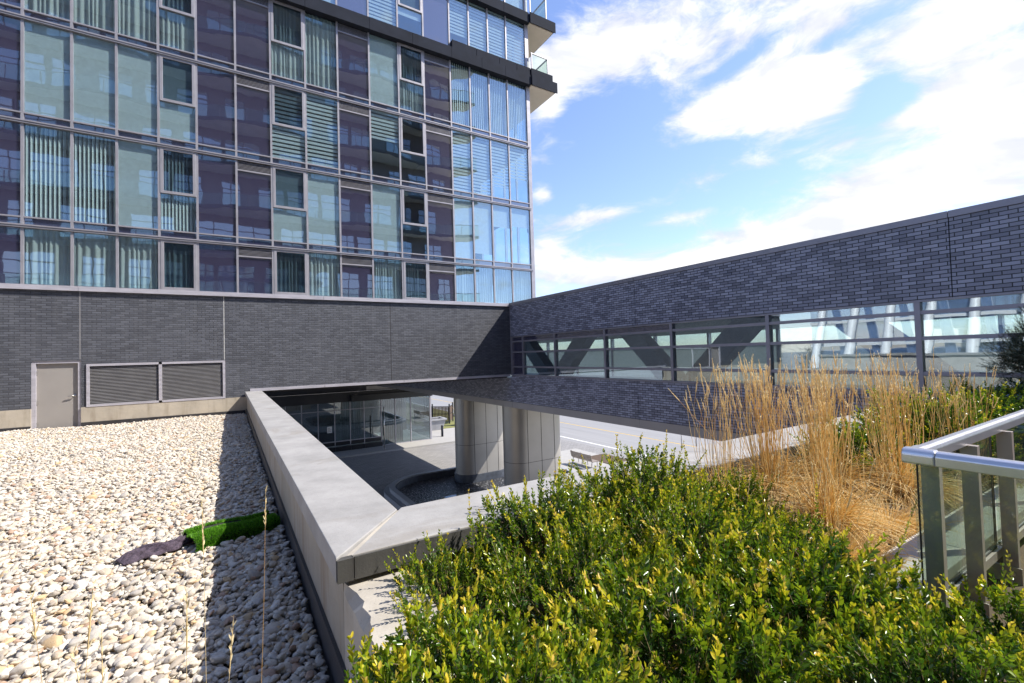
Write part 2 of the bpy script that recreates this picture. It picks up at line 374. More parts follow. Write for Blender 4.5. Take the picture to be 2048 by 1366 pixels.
class MB:
    """collects boxes, prisms and tubes given in world space, linked as one mesh object"""
    def __init__(s): s.v = []; s.f = []
    def add(s, vs, fs):
        k = len(s.v); s.v += [tuple(p) for p in vs]; s.f += [tuple(k+i for i in f) for f in fs]; return s
    def box(s, x0, x1, y0, y1, z0, z1):
        return s.add([(x0, y0, z0), (x1, y0, z0), (x1, y1, z0), (x0, y1, z0), (x0, y0, z1), (x1, y0, z1), (x1, y1, z1), (x0, y1, z1)],
                     [(0, 3, 2, 1), (4, 5, 6, 7), (0, 1, 5, 4), (1, 2, 6, 5), (2, 3, 7, 6), (3, 0, 4, 7)])
    def quad(s, *p): return s.add(p, [tuple(range(len(p)))])
    def prism(s, poly, axis, a0, a1):
        """extrude a 2-D polygon along axis 0/1/2"""
        def P(u, v, a): return [(a, u, v), (u, a, v), (u, v, a)][axis]
        n = len(poly); vs = [P(u, v, a0) for u, v in poly] + [P(u, v, a1) for u, v in poly]
        fs = [tuple(range(n))[::-1], tuple(range(n, 2*n))] + [(i, (i+1) % n, n+(i+1) % n, n+i) for i in range(n)]
        return s.add(vs, fs)
    def tube(s, pts, rad, n=8, caps=True):
        pts = [Vector(p) for p in pts]; k = len(s.v)
        for i, p in enumerate(pts):
            d = (pts[min(i+1, len(pts)-1)] - pts[max(i-1, 0)]).normalized()
            u = d.orthogonal().normalized(); w = d.cross(u)
            if i and abs(d.z) > .9: u = Vector((1, 0, 0)); u = (u-d*u.dot(d)).normalized(); w = d.cross(u)
            if i == 0 and abs(d.z) > .9: u = Vector((1, 0, 0)); u = (u-d*u.dot(d)).normalized(); w = d.cross(u)
            r = rad[i] if isinstance(rad, (list, tuple)) else rad
            for j in range(n):
                a = 2*math.pi*j/n; s.v.append(tuple(p + u*(r*math.cos(a)) + w*(r*math.sin(a))))
        for i in range(len(pts)-1):
            for j in range(n):
                s.f.append((k+i*n+j, k+i*n+(j+1) % n, k+(i+1)*n+(j+1) % n, k+(i+1)*n+j))
        if caps:
            s.f.append(tuple(k+j for j in range(n))[::-1]); s.f.append(tuple(k+(len(pts)-1)*n+j for j in range(n)))
        return s
    def build(s, name, m, parent=None, smooth=False, bevel=0.0, at=None):
        me = bpy.data.meshes.new(name)
        o = bpy.data.objects.new(name, me); COL.objects.link(o)
        org = wloc(parent) if parent is not None else Vector(at or (0, 0, 0))
        if parent is not None: o.parent = parent
        else: o.location = org
        vs = [tuple(Vector(p)-org) for p in s.v]
        me.from_pydata(vs, [], s.f); me.validate()
        import bmesh as _b
        bm = _b.new(); bm.from_mesh(me); _b.ops.recalc_face_normals(bm, faces=bm.faces); bm.to_mesh(me); bm.free()
        if smooth: me.polygons.foreach_set('use_smooth', [True]*len(me.polygons))
        me.materials.append(m)
        if bevel:
            md = o.modifiers.new('bevel', 'BEVEL'); md.width = bevel; md.segments = 3; md.limit_method = 'ANGLE'
        return o
def box(name, m, parent, *b, bevel=0.0, at=None): return MB().box(*b).build(name, m, parent, bevel=bevel, at=at)

def np_mesh(name, V, faces4, m, parent=None, tone=None, loc=(0, 0, 0), smooth=False):
    """mesh of quads from numpy arrays, with a per-vertex 'tone' attribute"""
    me = bpy.data.meshes.new(name); nv, nf = len(V), len(faces4)
    me.vertices.add(nv); me.vertices.foreach_set('co', np.asarray(V, np.float32).ravel())
    me.loops.add(nf*4); me.loops.foreach_set('vertex_index', np.asarray(faces4, np.int32).ravel())
    me.polygons.add(nf); me.polygons.foreach_set('loop_start', np.arange(0, nf*4, 4, dtype=np.int32))
    if smooth: me.polygons.foreach_set('use_smooth', np.ones(nf, bool))
    me.update(calc_edges=True); me.validate()
    if tone is not None:
        a = me.attributes.new('tone', 'FLOAT', 'POINT'); a.data.foreach_set('value', np.asarray(tone, np.float32))
    me.materials.append(m)
    o = bpy.data.objects.new(name, me); COL.objects.link(o)
    if parent is not None: o.parent = parent
    o.location = loc
    return o
def structure(o): o['kind'] = 'structure'; return o
def copy_tree(o, loc, rz=0.0, scale=1.0, label=None):
    r = o.copy(); COL.objects.link(r); r.location = loc; r.rotation_euler = (0, 0, rz); r.scale = (scale,)*3
    if label: r['label'] = label
    for ch in [c for c in bpy.data.objects if c.parent == o]:
        c = ch.copy(); COL.objects.link(c); c.parent = r
        for g in [g for g in bpy.data.objects if g.parent == ch]:
            d = g.copy(); COL.objects.link(d); d.parent = c
    return r

# ------------------------------------------------------------------ ground level (8 m below the eye)
ZG = -8.0
structure(box('ground', M['ground'], None, -600, 600, -600, 900, ZG-.5, ZG))
structure(box('driveway', M['paver'], None, -12, 26.0, 4, 38.70, ZG, ZG+.012))
structure(box('road', M['asphalt'], None, 26.0, 42.0, -300, 600, ZG, ZG+.008))
structure(box('road_edge_line', M['line_w'], None, 26.75, 26.95, -100, 300, ZG+.008, ZG+.013))
structure(box('road_centre_line', M['line_y'], None, 32.15, 32.30, -100, 300, ZG+.008, ZG+.013))
structure(box('sidewalk', M['walk'], None, -12, 26.0, 38.85, 60, ZG, ZG+.15))
structure(box('kerb', M['walk'], None, -12, 26.0, 38.70, 38.85, ZG, ZG+.155))
structure(box('pavement', M['walk'], None, 19.2, 24.2, 12, 29.5, ZG+.0125, ZG+.06))
structure(MB().prism([(19.6, 46), (26, 46), (26, 120), (15, 120), (15, 60)], 2, ZG+.151, ZG+.19).build('lawn', M['lawn'], None))
structure(box('mulch_bed', M['soil'], None, 22.6, 24.6, 20, 26.6, ZG+.06, ZG+.09))
structure(box('far_lawn', M['lawn'], None, 44, 120, -100, 300, ZG, ZG+.03))

# ------------------------------------------------------------------ glass tower
D = 18.0
XS = [-8.2, -7.1, -6.0, -4.89, -3.86, -2.85, -1.83, -.83, .28, 1.35, 2.49, 3.64, 4.84, 6.03, 7.14, 8.36, 9.32, 10.3, 11.29, 12.4]
ZS = [2.34, 3.98, 6.95, 9.94, 12.95, 16.02, 19.0]
KIND = ['v', 'v', 's', 'v', 'v', 'v', 'o', 's', 'g', 'o', 'v', 'g', 'v', 'o', 'g', 'v', 'v', 'v', 'v']   # per bay
tower = thing('glass_tower', 'tall glass apartment tower on dark brick base with metal door and louvers', 'apartment tower', (0, D, 0))
bw = MB()
for b_ in ((-12, -4.72, -1.16, 2.2), (-4.72, -3.68, .17, 2.2), (-3.68, -3.56, -1.2, 2.2), (-3.56, -.11, .06, 2.2), (-.11, .60, -1.2, 2.2), (.60, 11.09, -.93, 2.2)):
    bw.box(b_[0], b_[1], D, D+.3, b_[2], b_[3])
bw.build('brick_wall', M['brick_x'], tower)
cb_ = MB().box(-12, -4.72, D-.02, D+.3, -1.9, -1.16).box(-3.68, .60, D-.02, D+.3, -1.9, -1.2)
cb_.build('concrete_base', M['kerb'], tower)
box('base_flashing', M['membrane'], tower, -3.68, .45, D-.035, D-.021, -1.9, -1.64)
box('base_flashing', M['membrane'], tower, -12, -4.72, D-.035, D-.021, -1.9, -1.64)
for x in (-3.70, -.13): box('sealant_joint', M['joint_w'] if x > -1 else M['louver'], tower, x-.012, x+.012, D-.004, D+.01, .2 if x < -3 else .08, 2.2)
box('sealant_joint', M['joint'], tower, 5.483, 5.50, D-.004, D+.01, -.93, 2.2)
x0 = -12.0
for x1 in (-3.72, 3.0, 7.3, 11.05):
    box('sill_flashing', M['flash'], tower, x0, x1-.008, D-.07, D+.2, 2.2, 2.34); x0 = x1
x0 = .6
for x1 in (3.0, 6.0, 9.0, 11.05):
    box('soffit_trim', M['flash'], tower, x0, x1-.01, D-.015, D+.3, -1.03, -.93); x0 = x1
box('soffit', M['dark_soffit'], tower, .62, 11.07, D+.31, 41.0, -1.10, -1.0)
# door
dr = box('steel_door', M['door'], tower, -4.63, -3.75, D+.08, D+.13, -1.86, .10)
box('door_frame', M['flash'], dr, -4.72, -4.63, D+.02, D+.16, -1.86, .10)
box('door_frame', M['flash'], dr, -3.75, -3.68, D+.02, D+.16, -1.86, .10)
box('door_frame', M['flash'], dr, -4.72, -3.68, D+.02, D+.16, .10, .17)
for z in (-.15, -1.0, -1.62): box('hinge', M['steel'], dr, -4.66, -4.61, D+.06, D+.08, z-.06, z+.06)
MB().tube([(-3.83, D+.08, -.85), (-3.83, D+.03, -.85), (-3.97, D+.02, -.86)], .013, 8).tube([(-3.83, D+.085, -.85), (-3.83, D+.07, -.85)], .035, 12).build('handle', M['steel'], dr, True)
box('threshold', M['membrane'], dr, -4.72, -3.68, D-.02, D+.2, -1.93, -1.86)
# louver vent
lv = MB()
for a, b2 in ((-3.56, -3.49), (-1.87, -1.79), (-.18, -.11)): lv.box(a, b2, D-.03, D+.12, -1.2, .06)
lv.box(-3.49, -.18, D-.03, D+.12, -.01, .06).box(-3.49, -.18, D-.03, D+.12, -1.2, -1.14)
lvo = lv.build('louver_frame', M['flash'], tower)
box('cavity', M['louver_back'], lvo, -3.5, -.17, D+.13, D+.2, -1.2, .06)
for a, b2 in ((-3.49, -1.87), (-1.79, -.18)):
    s_ = MB(); nz = 26
    for k in range(nz):
        z = -1.13 + k*(1.11/nz)
        s_.add([(a, D+.0, z), (b2, D+.0, z), (b2, D+.06, z+.034), (a, D+.06, z+.034), (a, D+.0, z-.006), (b2, D+.0, z-.006), (b2, D+.06, z+.028), (a, D+.06, z+.028)],
               [(0, 1, 2, 3), (7, 6, 5, 4), (0, 4, 5, 1), (3, 2, 6, 7)])
    s_.build('slats', M['louver'], lvo)
# grid of mullions and transoms
for i, x in enumerate(XS):
    for z0, z1 in ((2.34, 12.95), (13.43, 16.02), (16.5, 19.3)):
        box('mullion', M['alu'], tower, x-.032, x+.032, D-.045, D+.03, z0, z1)
for k in (1, 2, 3):
    box('transom', M['alu'], tower, XS[0], XS[-1]+.05, D-.085, D+.07, ZS[k]-.045, ZS[k]-.006)
    box('transom', M['alu'], tower, XS[0], XS[-1]+.05, D-.10, D+.07, ZS[k]+.006, ZS[k]+.045)
    box('transom_gap', M['joint'], tower, XS[0], XS[-1]+.05, D-.06, D+.05, ZS[k]-.006, ZS[k]+.006)
MB().box(12.37, 12.56, D-.05, D+.15, 2.34, 12.95).box(12.37, 12.56, D-.05, D+.15, 13.43, 16.02).box(12.37, 12.56, D-.05, D+.15, 16.5, 19.3).build('corner_post', M['alu'], tower)
for z in (12.95, 16.02):
    segs = [-9.0, -3.6, -.2, 2.5, 4.84, 6.6, 8.36, 9.85, 11.1, 12.52]
    for a, b2 in zip(segs[:-1], segs[1:]):
        box('ledge_panel', M['ledge'], tower, a, b2-.012, D-.26, D+.2, z, z+.48)
    if z < 14:
        for a, b2 in zip((8.40, 9.6, 10.8, 11.75), (9.59, 10.79, 11.74, 12.52)):
            box('upstand_panel', M['ledge'], tower, a, b2-.012, D-.24, D+.2, z+.49, z+.83)
# interior shell behind the glazing
it = MB()
for z in ZS[1:]: it.box(-9, 12.3, D+.3, D+6, z-.22, z+.05)
it.box(-9, 12.3, D+6, D+6.2, 2.2, 19.3).box(-9.2, -9, D+.1, D+6.2, 2.2, 19.3)
for x in (-1.83+.0, .9, 4.84, 8.36): it.box(x-.06, x+.06, D+.3, D+6, 2.3, 19.3)
it.box(-9, 12.3, D+.3, D+6, 2.1, 2.3)
it.build('interior', M['interior'], tower)
box('roof_slab', M['ledge'], tower, -9.2, 12.5, D+.1, D+14, 19.3, 19.6)

def wavy(x0, x1, z0, z1, y, amp=.035, per=.14, seed=0, gap=None):
    r = random.Random(seed); V = []; Fq = []; n = int((x1-x0)/.018)
    ph = [r.uniform(0, 6.3) for _ in range(4)]
    for j in range(2):
        for i in range(n+1):
            x = x0+(x1-x0)*i/n; t = (x-x0)/per*6.283
            a = math.sin(t+1.3*math.sin(t*.21+ph[0])+ph[1])*.7+.4*math.sin(t*.37+ph[2])
            sw = (1.15 if j == 0 else .8)
            V.append((x+(.02*math.sin(t*.3+ph[3]) if j == 0 else 0), y+amp*a*sw, z0 if j == 0 else z1))
    Fq = [(i, i+1, n+2+i, n+1+i) for i in range(n)]
    return MB().add(V, Fq)
def vert_blind(x0, x1, z0, z1, y, ang=.5, w=.085):
    m_ = MB(); n = max(3, int((x1-x0)/.092))
    for i in range(n):
        c = x0+(i+.5)*(x1-x0)/n; a = ang+random.uniform(-.08, .08)
        dx, dy = w/2*math.cos(a), w/2*math.sin(a)
        m_.quad((c-dx, y-dy, z0), (c+dx, y+dy, z0), (c+dx, y+dy, z1), (c-dx, y-dy, z1))
    return m_
def horiz_blind(x0, x1, z0, z1, y, step=.15):
    m_ = MB(); z = z1
    while z > z0+.02:
        h = step*.62; m_.box(x0, x1, y, y+.004, max(z0, z-h), z); z -= step
    m_.box(x0, x1, y+.02, y+.022, z0, z1) if False else None
    return m_
# covering of each vision bay: (bay, row) -> kind, drop fraction
COVER = {}
for b in range(19):
    for r in range(6): COVER[(b, r)] = ('roll', 1.0)
base = 3
def cv(row, s):
    """s: bay:kind pairs, bays counted from the one that starts at x=-4.89"""
    for tok in s.split():
        a, k = tok.split(':'); d = 1.0
        if '/' in k: k, d = k.split('/'); d = float(d)
        COVER[(base+int(a)-1, row)] = (k, d)
cv(0, '1:wave 2:wave 3:wave 4:dark 7:dark 8:wave 10:sheer 11:sheer 13:sheer 14:sheer 15:sheer 16:sheer')
cv(1, '1:vert 2:vert 3:roll 4:vert 7:roll 8:roll 10:roll 11:none 13:roll 14:roll/.9 15:roll/.4 16:roll/.35')
cv(2, '1:roll 2:roll 3:roll 4:roll 7:horiz 8:horiz 10:horiz/.45 11:none 13:horiz 14:horiz 15:horiz/.8 16:horiz/.6')
cv(3, '1:wave 2:wave 3:wave 4:wave 7:wave 8:wave 10:roll 11:sheer 13:vert 14:vert 15:vert 16:vert')
cv(4, '1:wave 2:wave 3:wave 4:wave 7:roll 8:roll 10:horiz 11:roll/.7 13:horiz/.7 14:horiz 15:horiz 16:horiz')
cv(5, '10:horiz 11:roll 13:horiz 14:roll 15:roll 16:roll')
GY = D+.0
for r in range(6):
    zb = ZS[r]+(.0 if r == 0 else (.48 if r >= 4 else .045)); zt = ZS[r+1]-(.045 if r < 3 else .0)
    for b, kd in enumerate(KIND):
        if r == 5 and b < 12: continue
        xa, xb = XS[b]+.032, XS[b+1]-.032
        z0 = zb
        if r in (1, 2, 3):                       # low strip of spandrel glass and thin rail
            z0 = zb+.235
        if kd in 'sg':
            zz = zt-(.36 if kd == 'g' else 0)
            sp = box('spandrel_panel', M['spandrel'], tower, xa, xb, GY, GY+.03, z0 if r in (1, 2, 3) else zb, zz)
            if r in (1, 2, 3):
                box('lower_panel', M['spandrel'], sp, xa, xb, GY+.004, GY+.03, zb, z0-.04)
                box('rail', M['alu'], sp, xa, xb, GY-.045, GY+.03, z0-.04, z0)
            if kd == 'g':
                gv = MB(); gv.box(xa, xb, GY-.04, GY+.03, zz, zz+.04); nz = 7
                for k in range(nz):
                    z = zz+.05+k*.043
                    gv.add([(xa, GY-.03, z), (xb, GY-.03, z), (xb, GY+.03, z+.03), (xa, GY+.03, z+.03)], [(0, 1, 2, 3)])
                    gv.box(xa, xb, GY-.034, GY-.03, z-.008, z+.004)
                gv.build('vent_grille', M['alu'], sp)
                box('vent_cavity', M['louver_back'], sp, xa, xb, GY+.035, GY+.06, zz, zt)
            continue
        wn = thing('window', None, None); del_ = wn; wn.parent = tower; wn.location = (xa, 0, z0)
        if r in (1, 2, 3):
            box('spandrel_strip', M['spandrel'], wn, xa, xb, GY+.004, GY+.03, zb, z0-.04)
            box('rail', M['alu'], wn, xa, xb, GY-.045, GY+.03, z0-.04, z0)
        if kd == 'o':
            zm = z0+(zt-z0)*.44 if r else z0
            fr = MB(); e = .085
            for q in ((xa, xa+e, zm, zt), (xb-e, xb, zm, zt), (xa+e, xb-e, zm, zm+e), (xa+e, xb-e, zt-e, zt)):
                fr.box(q[0], q[1], GY-.055, GY+.05, q[2], q[3])
            fr.build('sash', M['alu'], wn, bevel=.006)
            box('pane', M['pane_scr'], wn, xa+e, xb-e, GY-.02, GY-.016, zm+e, zt-e)
            if r: box('pane', M['pane'], wn, xa, xb, GY, GY+.004, z0, zm)
        else:
            box('pane', M['pane'], wn, xa, xb, GY, GY+.004, z0, zt)
        ck, dp = COVER[(b, r)]
        zc0 = zt-(zt-z0)*dp
        sd = b*13+r*7
        if ck == 'wave': wavy(xa+.0, xb-.0, zc0+.03, zt, D+.075, .035, random.Random(sd).uniform(.11, .17), sd).build('curtain', M['curtain'], wn, True)
        elif ck == 'sheer': wavy(xa, xb, zc0+.03, zt, D+.07, .028, .10, sd).build('curtain', M['curtain_g'], wn, True)
        elif ck == 'dark': wavy(xa, xb, zc0+.03, zt, D+.075, .035, .13, sd).build('curtain', M['curtain_g'], wn, True)
        elif ck == 'roll': box('roller_blind', M['blind'], wn, xa, xb, D+.036, D+.040, zc0+.02, zt)
        elif ck == 'vert': vert_blind(xa, xb, zc0+.03, zt, D+.075, .85 if b < 6 else .6).build('vertical_blind', M['slat'], wn)
        elif ck == 'horiz': horiz_blind(xa, xb, zc0, zt, D+.04).build('zebra_blind', M['blind'], wn)
# side wall of the tower and its glazed return
sw = MB()
for y in (D+1.2, D+2.4, D+3.6, D+5): sw.box(12.42, 12.54, y-.03, y+.03, 2.34, 19.3)
for z in ZS: sw.box(12.42, 12.54, D+.1, D+14, z-.05, z+.05)
sw.build('side_frame', M['alu'], tower)
for a, b2 in zip((D+.16, D+1.24, D+2.44, D+3.64), (D+1.16, D+2.36, D+3.56, D+4.96)): box('side_pane', M['pane'], tower, 12.46, 12.47, a, b2, 2.4, 12.9)
box('side_wall', M['spandrel'], tower, 12.42, 12.52, D+5.03, D+14, 2.34, 19.3)
box('wall_light', M['ledge'], tower, 12.57, 12.78, D+.3, D+.55, 5.95, 6.25)
# two balconies beyond the corner
for z, xr, up in ((12.95, 14.05, True), (16.02, 14.05, False)):
    bl = box('balcony', M['ledge'], tower, 12.55, xr, D-.3, D+9, z+.06, z+.46)
    box('soffit_board', M['soffit'], bl, 12.56, xr-.07, D-.22, D+8.9, z, z+.06)
    box('edge_trim', M['ledge'], bl, 12.55, xr+.02, D-.33, D-.3, z-.02, z+.5)
    if up: box('upstand', M['ledge'], bl, 12.55, xr-.22, D-.28, D-.1, z+.47, z+.83)
    zt = z+1.62; zr = z+(.84 if up else .46)
    xr2 = xr-.42
    MB().box(12.6, xr2, D-.20, D-.15, zt, zt+.05).box(xr2-.05, xr2, D-.15, D+8.5, zt, zt+.05).build('handrail', M['alu'], bl)
    for y in (D-.2, D+1.4, D+3.0): box('railing_post', M['alu'], bl, xr2-.05, xr2, y, y+.05, zr, zt)
    box('railing_post', M['alu'], bl, 12.62, 12.67, D-.2, D-.15, zr, zt)
    MB().box(12.68, xr2-.06, D-.18, D-.17, zr+.02, zt-.02).box(xr2-.03, xr2-.02, D-.14, D+8.4, zr+.02, zt-.02).build('glass_guard', M['pane_rail'], bl)

# ------------------------------------------------------------------ enclosed brick bridge
BX, BX2 = 11.09, 17.2
BY0, BY1 = -9.0, 17.99
bridge = thing('enclosed_bridge', 'long dark brick enclosed footbridge with a band of windows joining the tower', 'bridge', (BX, 0, -2.48))
jy = [BY0, -4.8, 2.77, 10.31, BY1]
for a, b2 in zip(jy[:-1], jy[1:]):
    MB().box(BX, BX+.25, a+.008, b2-.008, .80, 2.24).build('upper_brick_panel', M['brick_y'], bridge)
    MB().box(BX, BX+.25, a+.008, b2-.008, -2.21, -.98).build('lower_brick_panel', M['brick_y'], bridge)
    box('coping', M['alu_dark'], bridge, BX-.03, BX2+.03, a+.005, b2-.005, 2.24, 2.36)
    box('fascia', M['fascia'], bridge, BX+.012, BX+.3, a+.004, b2-.004, -2.48, -2.212)
    box('window_sill', M['alu_dark'], bridge, BX-.035, BX+.2, a+.004, b2-.004, -.98, -.93)
for y in jy[1:-1]: 
    MB().box(BX+.03, BX+.2, y-.009, y+.009, -2.2, -.99).box(BX+.03, BX+.2, y-.009, y+.009, .81, 2.23).build('panel_joint', M['joint'], bridge)
MB().box(BX, BX+.25, 18.01, 41, -2.21, -1.11).build('lower_brick_panel', M['brick_y'], bridge)
box('fascia', M['fascia'], bridge, BX+.012, BX+.3, 18.01, 41, -2.48, -2.212)
MB().box(BX-.012, BX+.02, 17.955, 17.985, -.93, 2.2).build('corner_trim', M['alu_dark'], bridge)
MB().box(BX+.3, BX2-.3, BY0, 41, -2.47, -2.35).build('bridge_soffit', M['dark_soffit'], bridge)
MB().box(BX+.26, BX2-.1, BY0, 40.9, -1.75, -1.40).build('floor_slab', M['white_plaster'], bridge)
MB().box(BX+.26, BX2-.26, BY0, BY1+8, .83, 2.2).build('ceiling', M['interior'], bridge)
MB().box(BX+.02, BX2+.02, BY0+.05, BY1+8, 2.3, 2.34).build('roof', M['membrane'], bridge)
# far wall with a band of clear windows
fw = MB().box(BX2-.2, BX2, BY0, 41, -2.48, -1.30).box(BX2-.2, BX2, BY0, 27, .64, 2.24)
fw.build('far_wall', M['white_plaster'], bridge)
MB().quad((BX2-.1, BY0, -1.3), (BX2-.1, 27, -1.3), (BX2-.1, 27, .13), (BX2-.1, BY0, .13)).build('frosted_glass', M['frost'], bridge)
MB().box(BX2-.1, BX2-.095, BY0, 27, .13, .64).build('far_glass', M['pane_rail'], bridge)
ff = MB()
for y in np.arange(BY0+1.0, 27, 2.84): ff.box(BX2-.2, BX2, y-.04, y+.04, -1.3, .64)
ff.box(BX2-.19, BX2-.01, BY0, 27, .10, .16)
ff.build('far_mullions', M['alu_dark'], bridge)
# zigzag truss inside
zz = [(20.4, 1.9), (16.75, -1.45), (13.3, 1.9), (9.75, -1.45), (6.3, 1.9), (2.8, -1.45), (-.7, 1.9), (-4.2, -1.45), (-7.7, 1.9)]
for (ya, za), (yb, zb_) in zip(zz[:-1], zz[1:]):
    dv = Vector((yb-ya, zb_-za)).normalized(); nv = Vector((-dv.y, dv.x))*.32
    poly = [(ya+nv.x, za+nv.y), (yb+nv.x, zb_+nv.y), (yb-nv.x, zb_-nv.y), (ya-nv.x, za-nv.y)]
    MB().prism(poly, 0, 12.45, 12.95).build('truss_brace', M['brace'], bridge)
# window band
YS = [17.93, 16.99, 14.65, 11.78, 8.96, 6.12, 3.28, .44, -2.4, -5.2, -8.0]
HZ = [-.93, -.59, .075, .56, .79]
for i, y in enumerate(YS): box('window_mullion', M['alu_dark'], bridge, BX+.0, BX+.16, y-.045, y+.045, -.93, .79)
box('window_head', M['alu_dark'], bridge, BX-.01, BX+.2, BY0, BY1, .76, .797)
for i, (y1, y0) in enumerate(zip(YS[:-1], YS[1:])):
    a, b2 = y0+.045, y1-.045
    wn = thing('window', None, None); wn.parent = bridge; wn.location = (0, (a+b2)/2, 1.5)
    rl = MB()
    for z in (HZ[1], HZ[2], HZ[3]): rl.box(BX+.01, BX+.14, a, b2, z-.035, z+.035)
    rl.build('window_rail', M['alu_dark'], wn)
    for j, (za, zb_) in enumerate(zip(HZ[:-1], HZ[1:])):
        opaque = (i == 0) or (j == 3 and i < 4)
        box('spandrel' if opaque else 'pane', M['spandrel'] if opaque else M['pane_br'], wn, BX+.07, BX+.074, a, b2, za+.035 if j else za, zb_-.035)

# ------------------------------------------------------------------ clad columns in the pond
def stadium(xa, xb, ya, yb, n=14):
    r = (yb-ya)/2; cy = (ya+yb)/2; p = []
    for k in range(n+1): a = math.pi/2+math.pi*k/n; p.append((xa+r+r*math.cos(a), cy+r*math.sin(a)))
    for k in range(n+1): a = -math.pi/2+math.pi*k/n; p.append((xb-r+r*math.cos(a), cy+r*math.sin(a)))
    return p
def column(loc, label):
    t = thing('clad_column', label, 'column', loc, 'clad columns under the bridge')
    x, y, z = loc; xa, xb, ya, yb = x-1.68, x+1.68, y, y+1.7
    MB().prism(stadium(xa-.08, xb+.08, ya-.08, yb+.08), 2, ZG+.02, ZG+.55).build('plinth', M['pond_wall'], t)
    MB().prism(stadium(xa, xb, ya, yb), 2, ZG+.56, -5.62).build('cladding', M['column'], t, True)
    MB().prism(stadium(xa+.006, xb-.006, ya+.006, yb-.006), 2, -5.62, -5.60).build('joint', M['joint'], t)
    MB().prism(stadium(xa, xb, ya, yb), 2, -5.60, -2.36).build('cladding', M['column'], t, True)
    for xx in (xa+.85, (xa+xb)/2+.02, xb-.82):
        box('joint', M['joint'], t, xx-.014, xx+.014, ya-.003, ya+.02, ZG+.57, -2.4)
    for o in [c for c in bpy.data.objects if c.parent == t and c.name.startswith('cladding')]:
        md = o.modifiers.new('edges', 'EDGE_SPLIT'); md.split_angle = R(40)
    return t
c2 = column((13.80, 25.66, ZG), 'rounded beige metal clad column standing on dark plinth in pond, farther of two')
copy_tree(c2, (13.84, 19.67, ZG), 0, 1.0, 'rounded beige metal clad column nearer of two, foot hidden behind concrete coping')

# ------------------------------------------------------------------ pond
def rounded(x0, x1, y0, y1, r, n=10):
    p = []
    for cx_, cy_, a0 in ((x1-r, y1-r, 0), (x0+r, y1-r, 90), (x0+r, y0+r, 180), (x1-r, y0+r, 270)):
        for k in range(n+1): a = R(a0+90*k/n); p.append((cx_+r*math.cos(a), cy_+r*math.sin(a)))
    return p
pond = thing('pond_basin', 'low dark stone basin with rounded corner holding black gravel', 'pond', (13, 22, ZG))
def ring(po, pi, z0, z1):
    n = len(po); v = [(x, y, z0) for x, y in po]+[(x, y, z1) for x, y in po]+[(x, y, z1) for x, y in pi]+[(x, y, z0) for x, y in pi]
    f = []
    for i in range(n):
        j = (i+1) % n; f += [(i, j, n+j, n+i), (n+i, n+j, 2*n+j, 2*n+i), (2*n+i, 2*n+j, 3*n+j, 3*n+i)]
    return MB().add(v, f)
P0 = rounded(7.75, 18.5, 16.5, 28.45, 2.6); P1 = rounded(8.05, 18.2, 16.8, 28.15, 2.35); P2 = rounded(7.45, 18.8, 16.2, 28.75, 2.8); P3 = rounded(8.15, 18.1, 16.9, 28.05, 2.3)
ring(P2, P0, ZG+.012, ZG+.28).build('outer_step', M['pond_rim'], pond)
ring(P0, P1, ZG+.012, ZG+.5).build('rim', M['pond_rim'], pond)
ring(P1, P3, ZG+.012, ZG+.44).build('basin_wall', M['pond_wall'], pond)
props(MB().prism(P3, 2, ZG+.012, ZG+.08).build('pond_gravel', M['dark_gravel'], None), 'black gravel covering the floor of the pond basin', 'gravel', kind='stuff')
pud = [(10.95+1.0*math.cos(a)*(1+.2*math.sin(3*a)), 23.35+1.0*math.sin(a)*(1+.25*math.cos(2*a))) for a in np.linspace(0, 6.283, 28)[:-1]]
structure(MB().prism(pud, 2, ZG+.08, ZG+.088).build('puddle', M['water'], None))

# ------------------------------------------------------------------ leaf / twig meshes
def leaves_mesh(base, direc, side, up, L, Wd, fold=.25):
    """oval two-quad leaves: arrays (N,3); returns verts (6N,3) and quads"""
    b = base; t = base+direc*L[:, None]
    m1 = base+direc*(L*.33)[:, None]; m2 = base+direc*(L*.72)[:, None]
    w1 = side*(Wd*.5)[:, None]; w2 = side*(Wd*.42)[:, None]; u = up*(Wd*fold)[:, None]
    V = np.stack([b, m1+w1+u, m2+w2+u, t, m2-w2+u, m1-w1+u], 1).reshape(-1, 3)
    k = np.arange(len(b))*6
    F = np.concatenate([np.stack([k, k+1, k+2, k+3], 1), np.stack([k+3, k+4, k+5, k], 1)])
    return V, F
def nrm(a): return a/np.maximum(np.linalg.norm(a, axis=-1, keepdims=True), 1e-9)
def tubes_np(P, rad, n=3):
    """P (T,S,3) polylines, rad (T,S) -> quads"""
    T, S, _ = P.shape
    d = nrm(np.gradient(P, axis=1)); ref = np.tile(np.array([.31, .77, .2]), (T, S, 1))
    u = nrm(np.cross(d, ref)); w = np.cross(d, u)
    V = []
    for j in range(n):
        a = 2*math.pi*j/n; V.append(P+(u*math.cos(a)+w*math.sin(a))*rad[..., None])
    V = np.stack(V, 2).reshape(-1, 3)
    idx = np.arange(T*S*n).reshape(T, S, n); F = []
    for j in range(n):
        k = (j+1) % n
        F.append(np.stack([idx[:, :-1, j], idx[:, :-1, k], idx[:, 1:, k], idx[:, 1:, j]], -1).reshape(-1, 4))
    return V, np.concatenate(F)

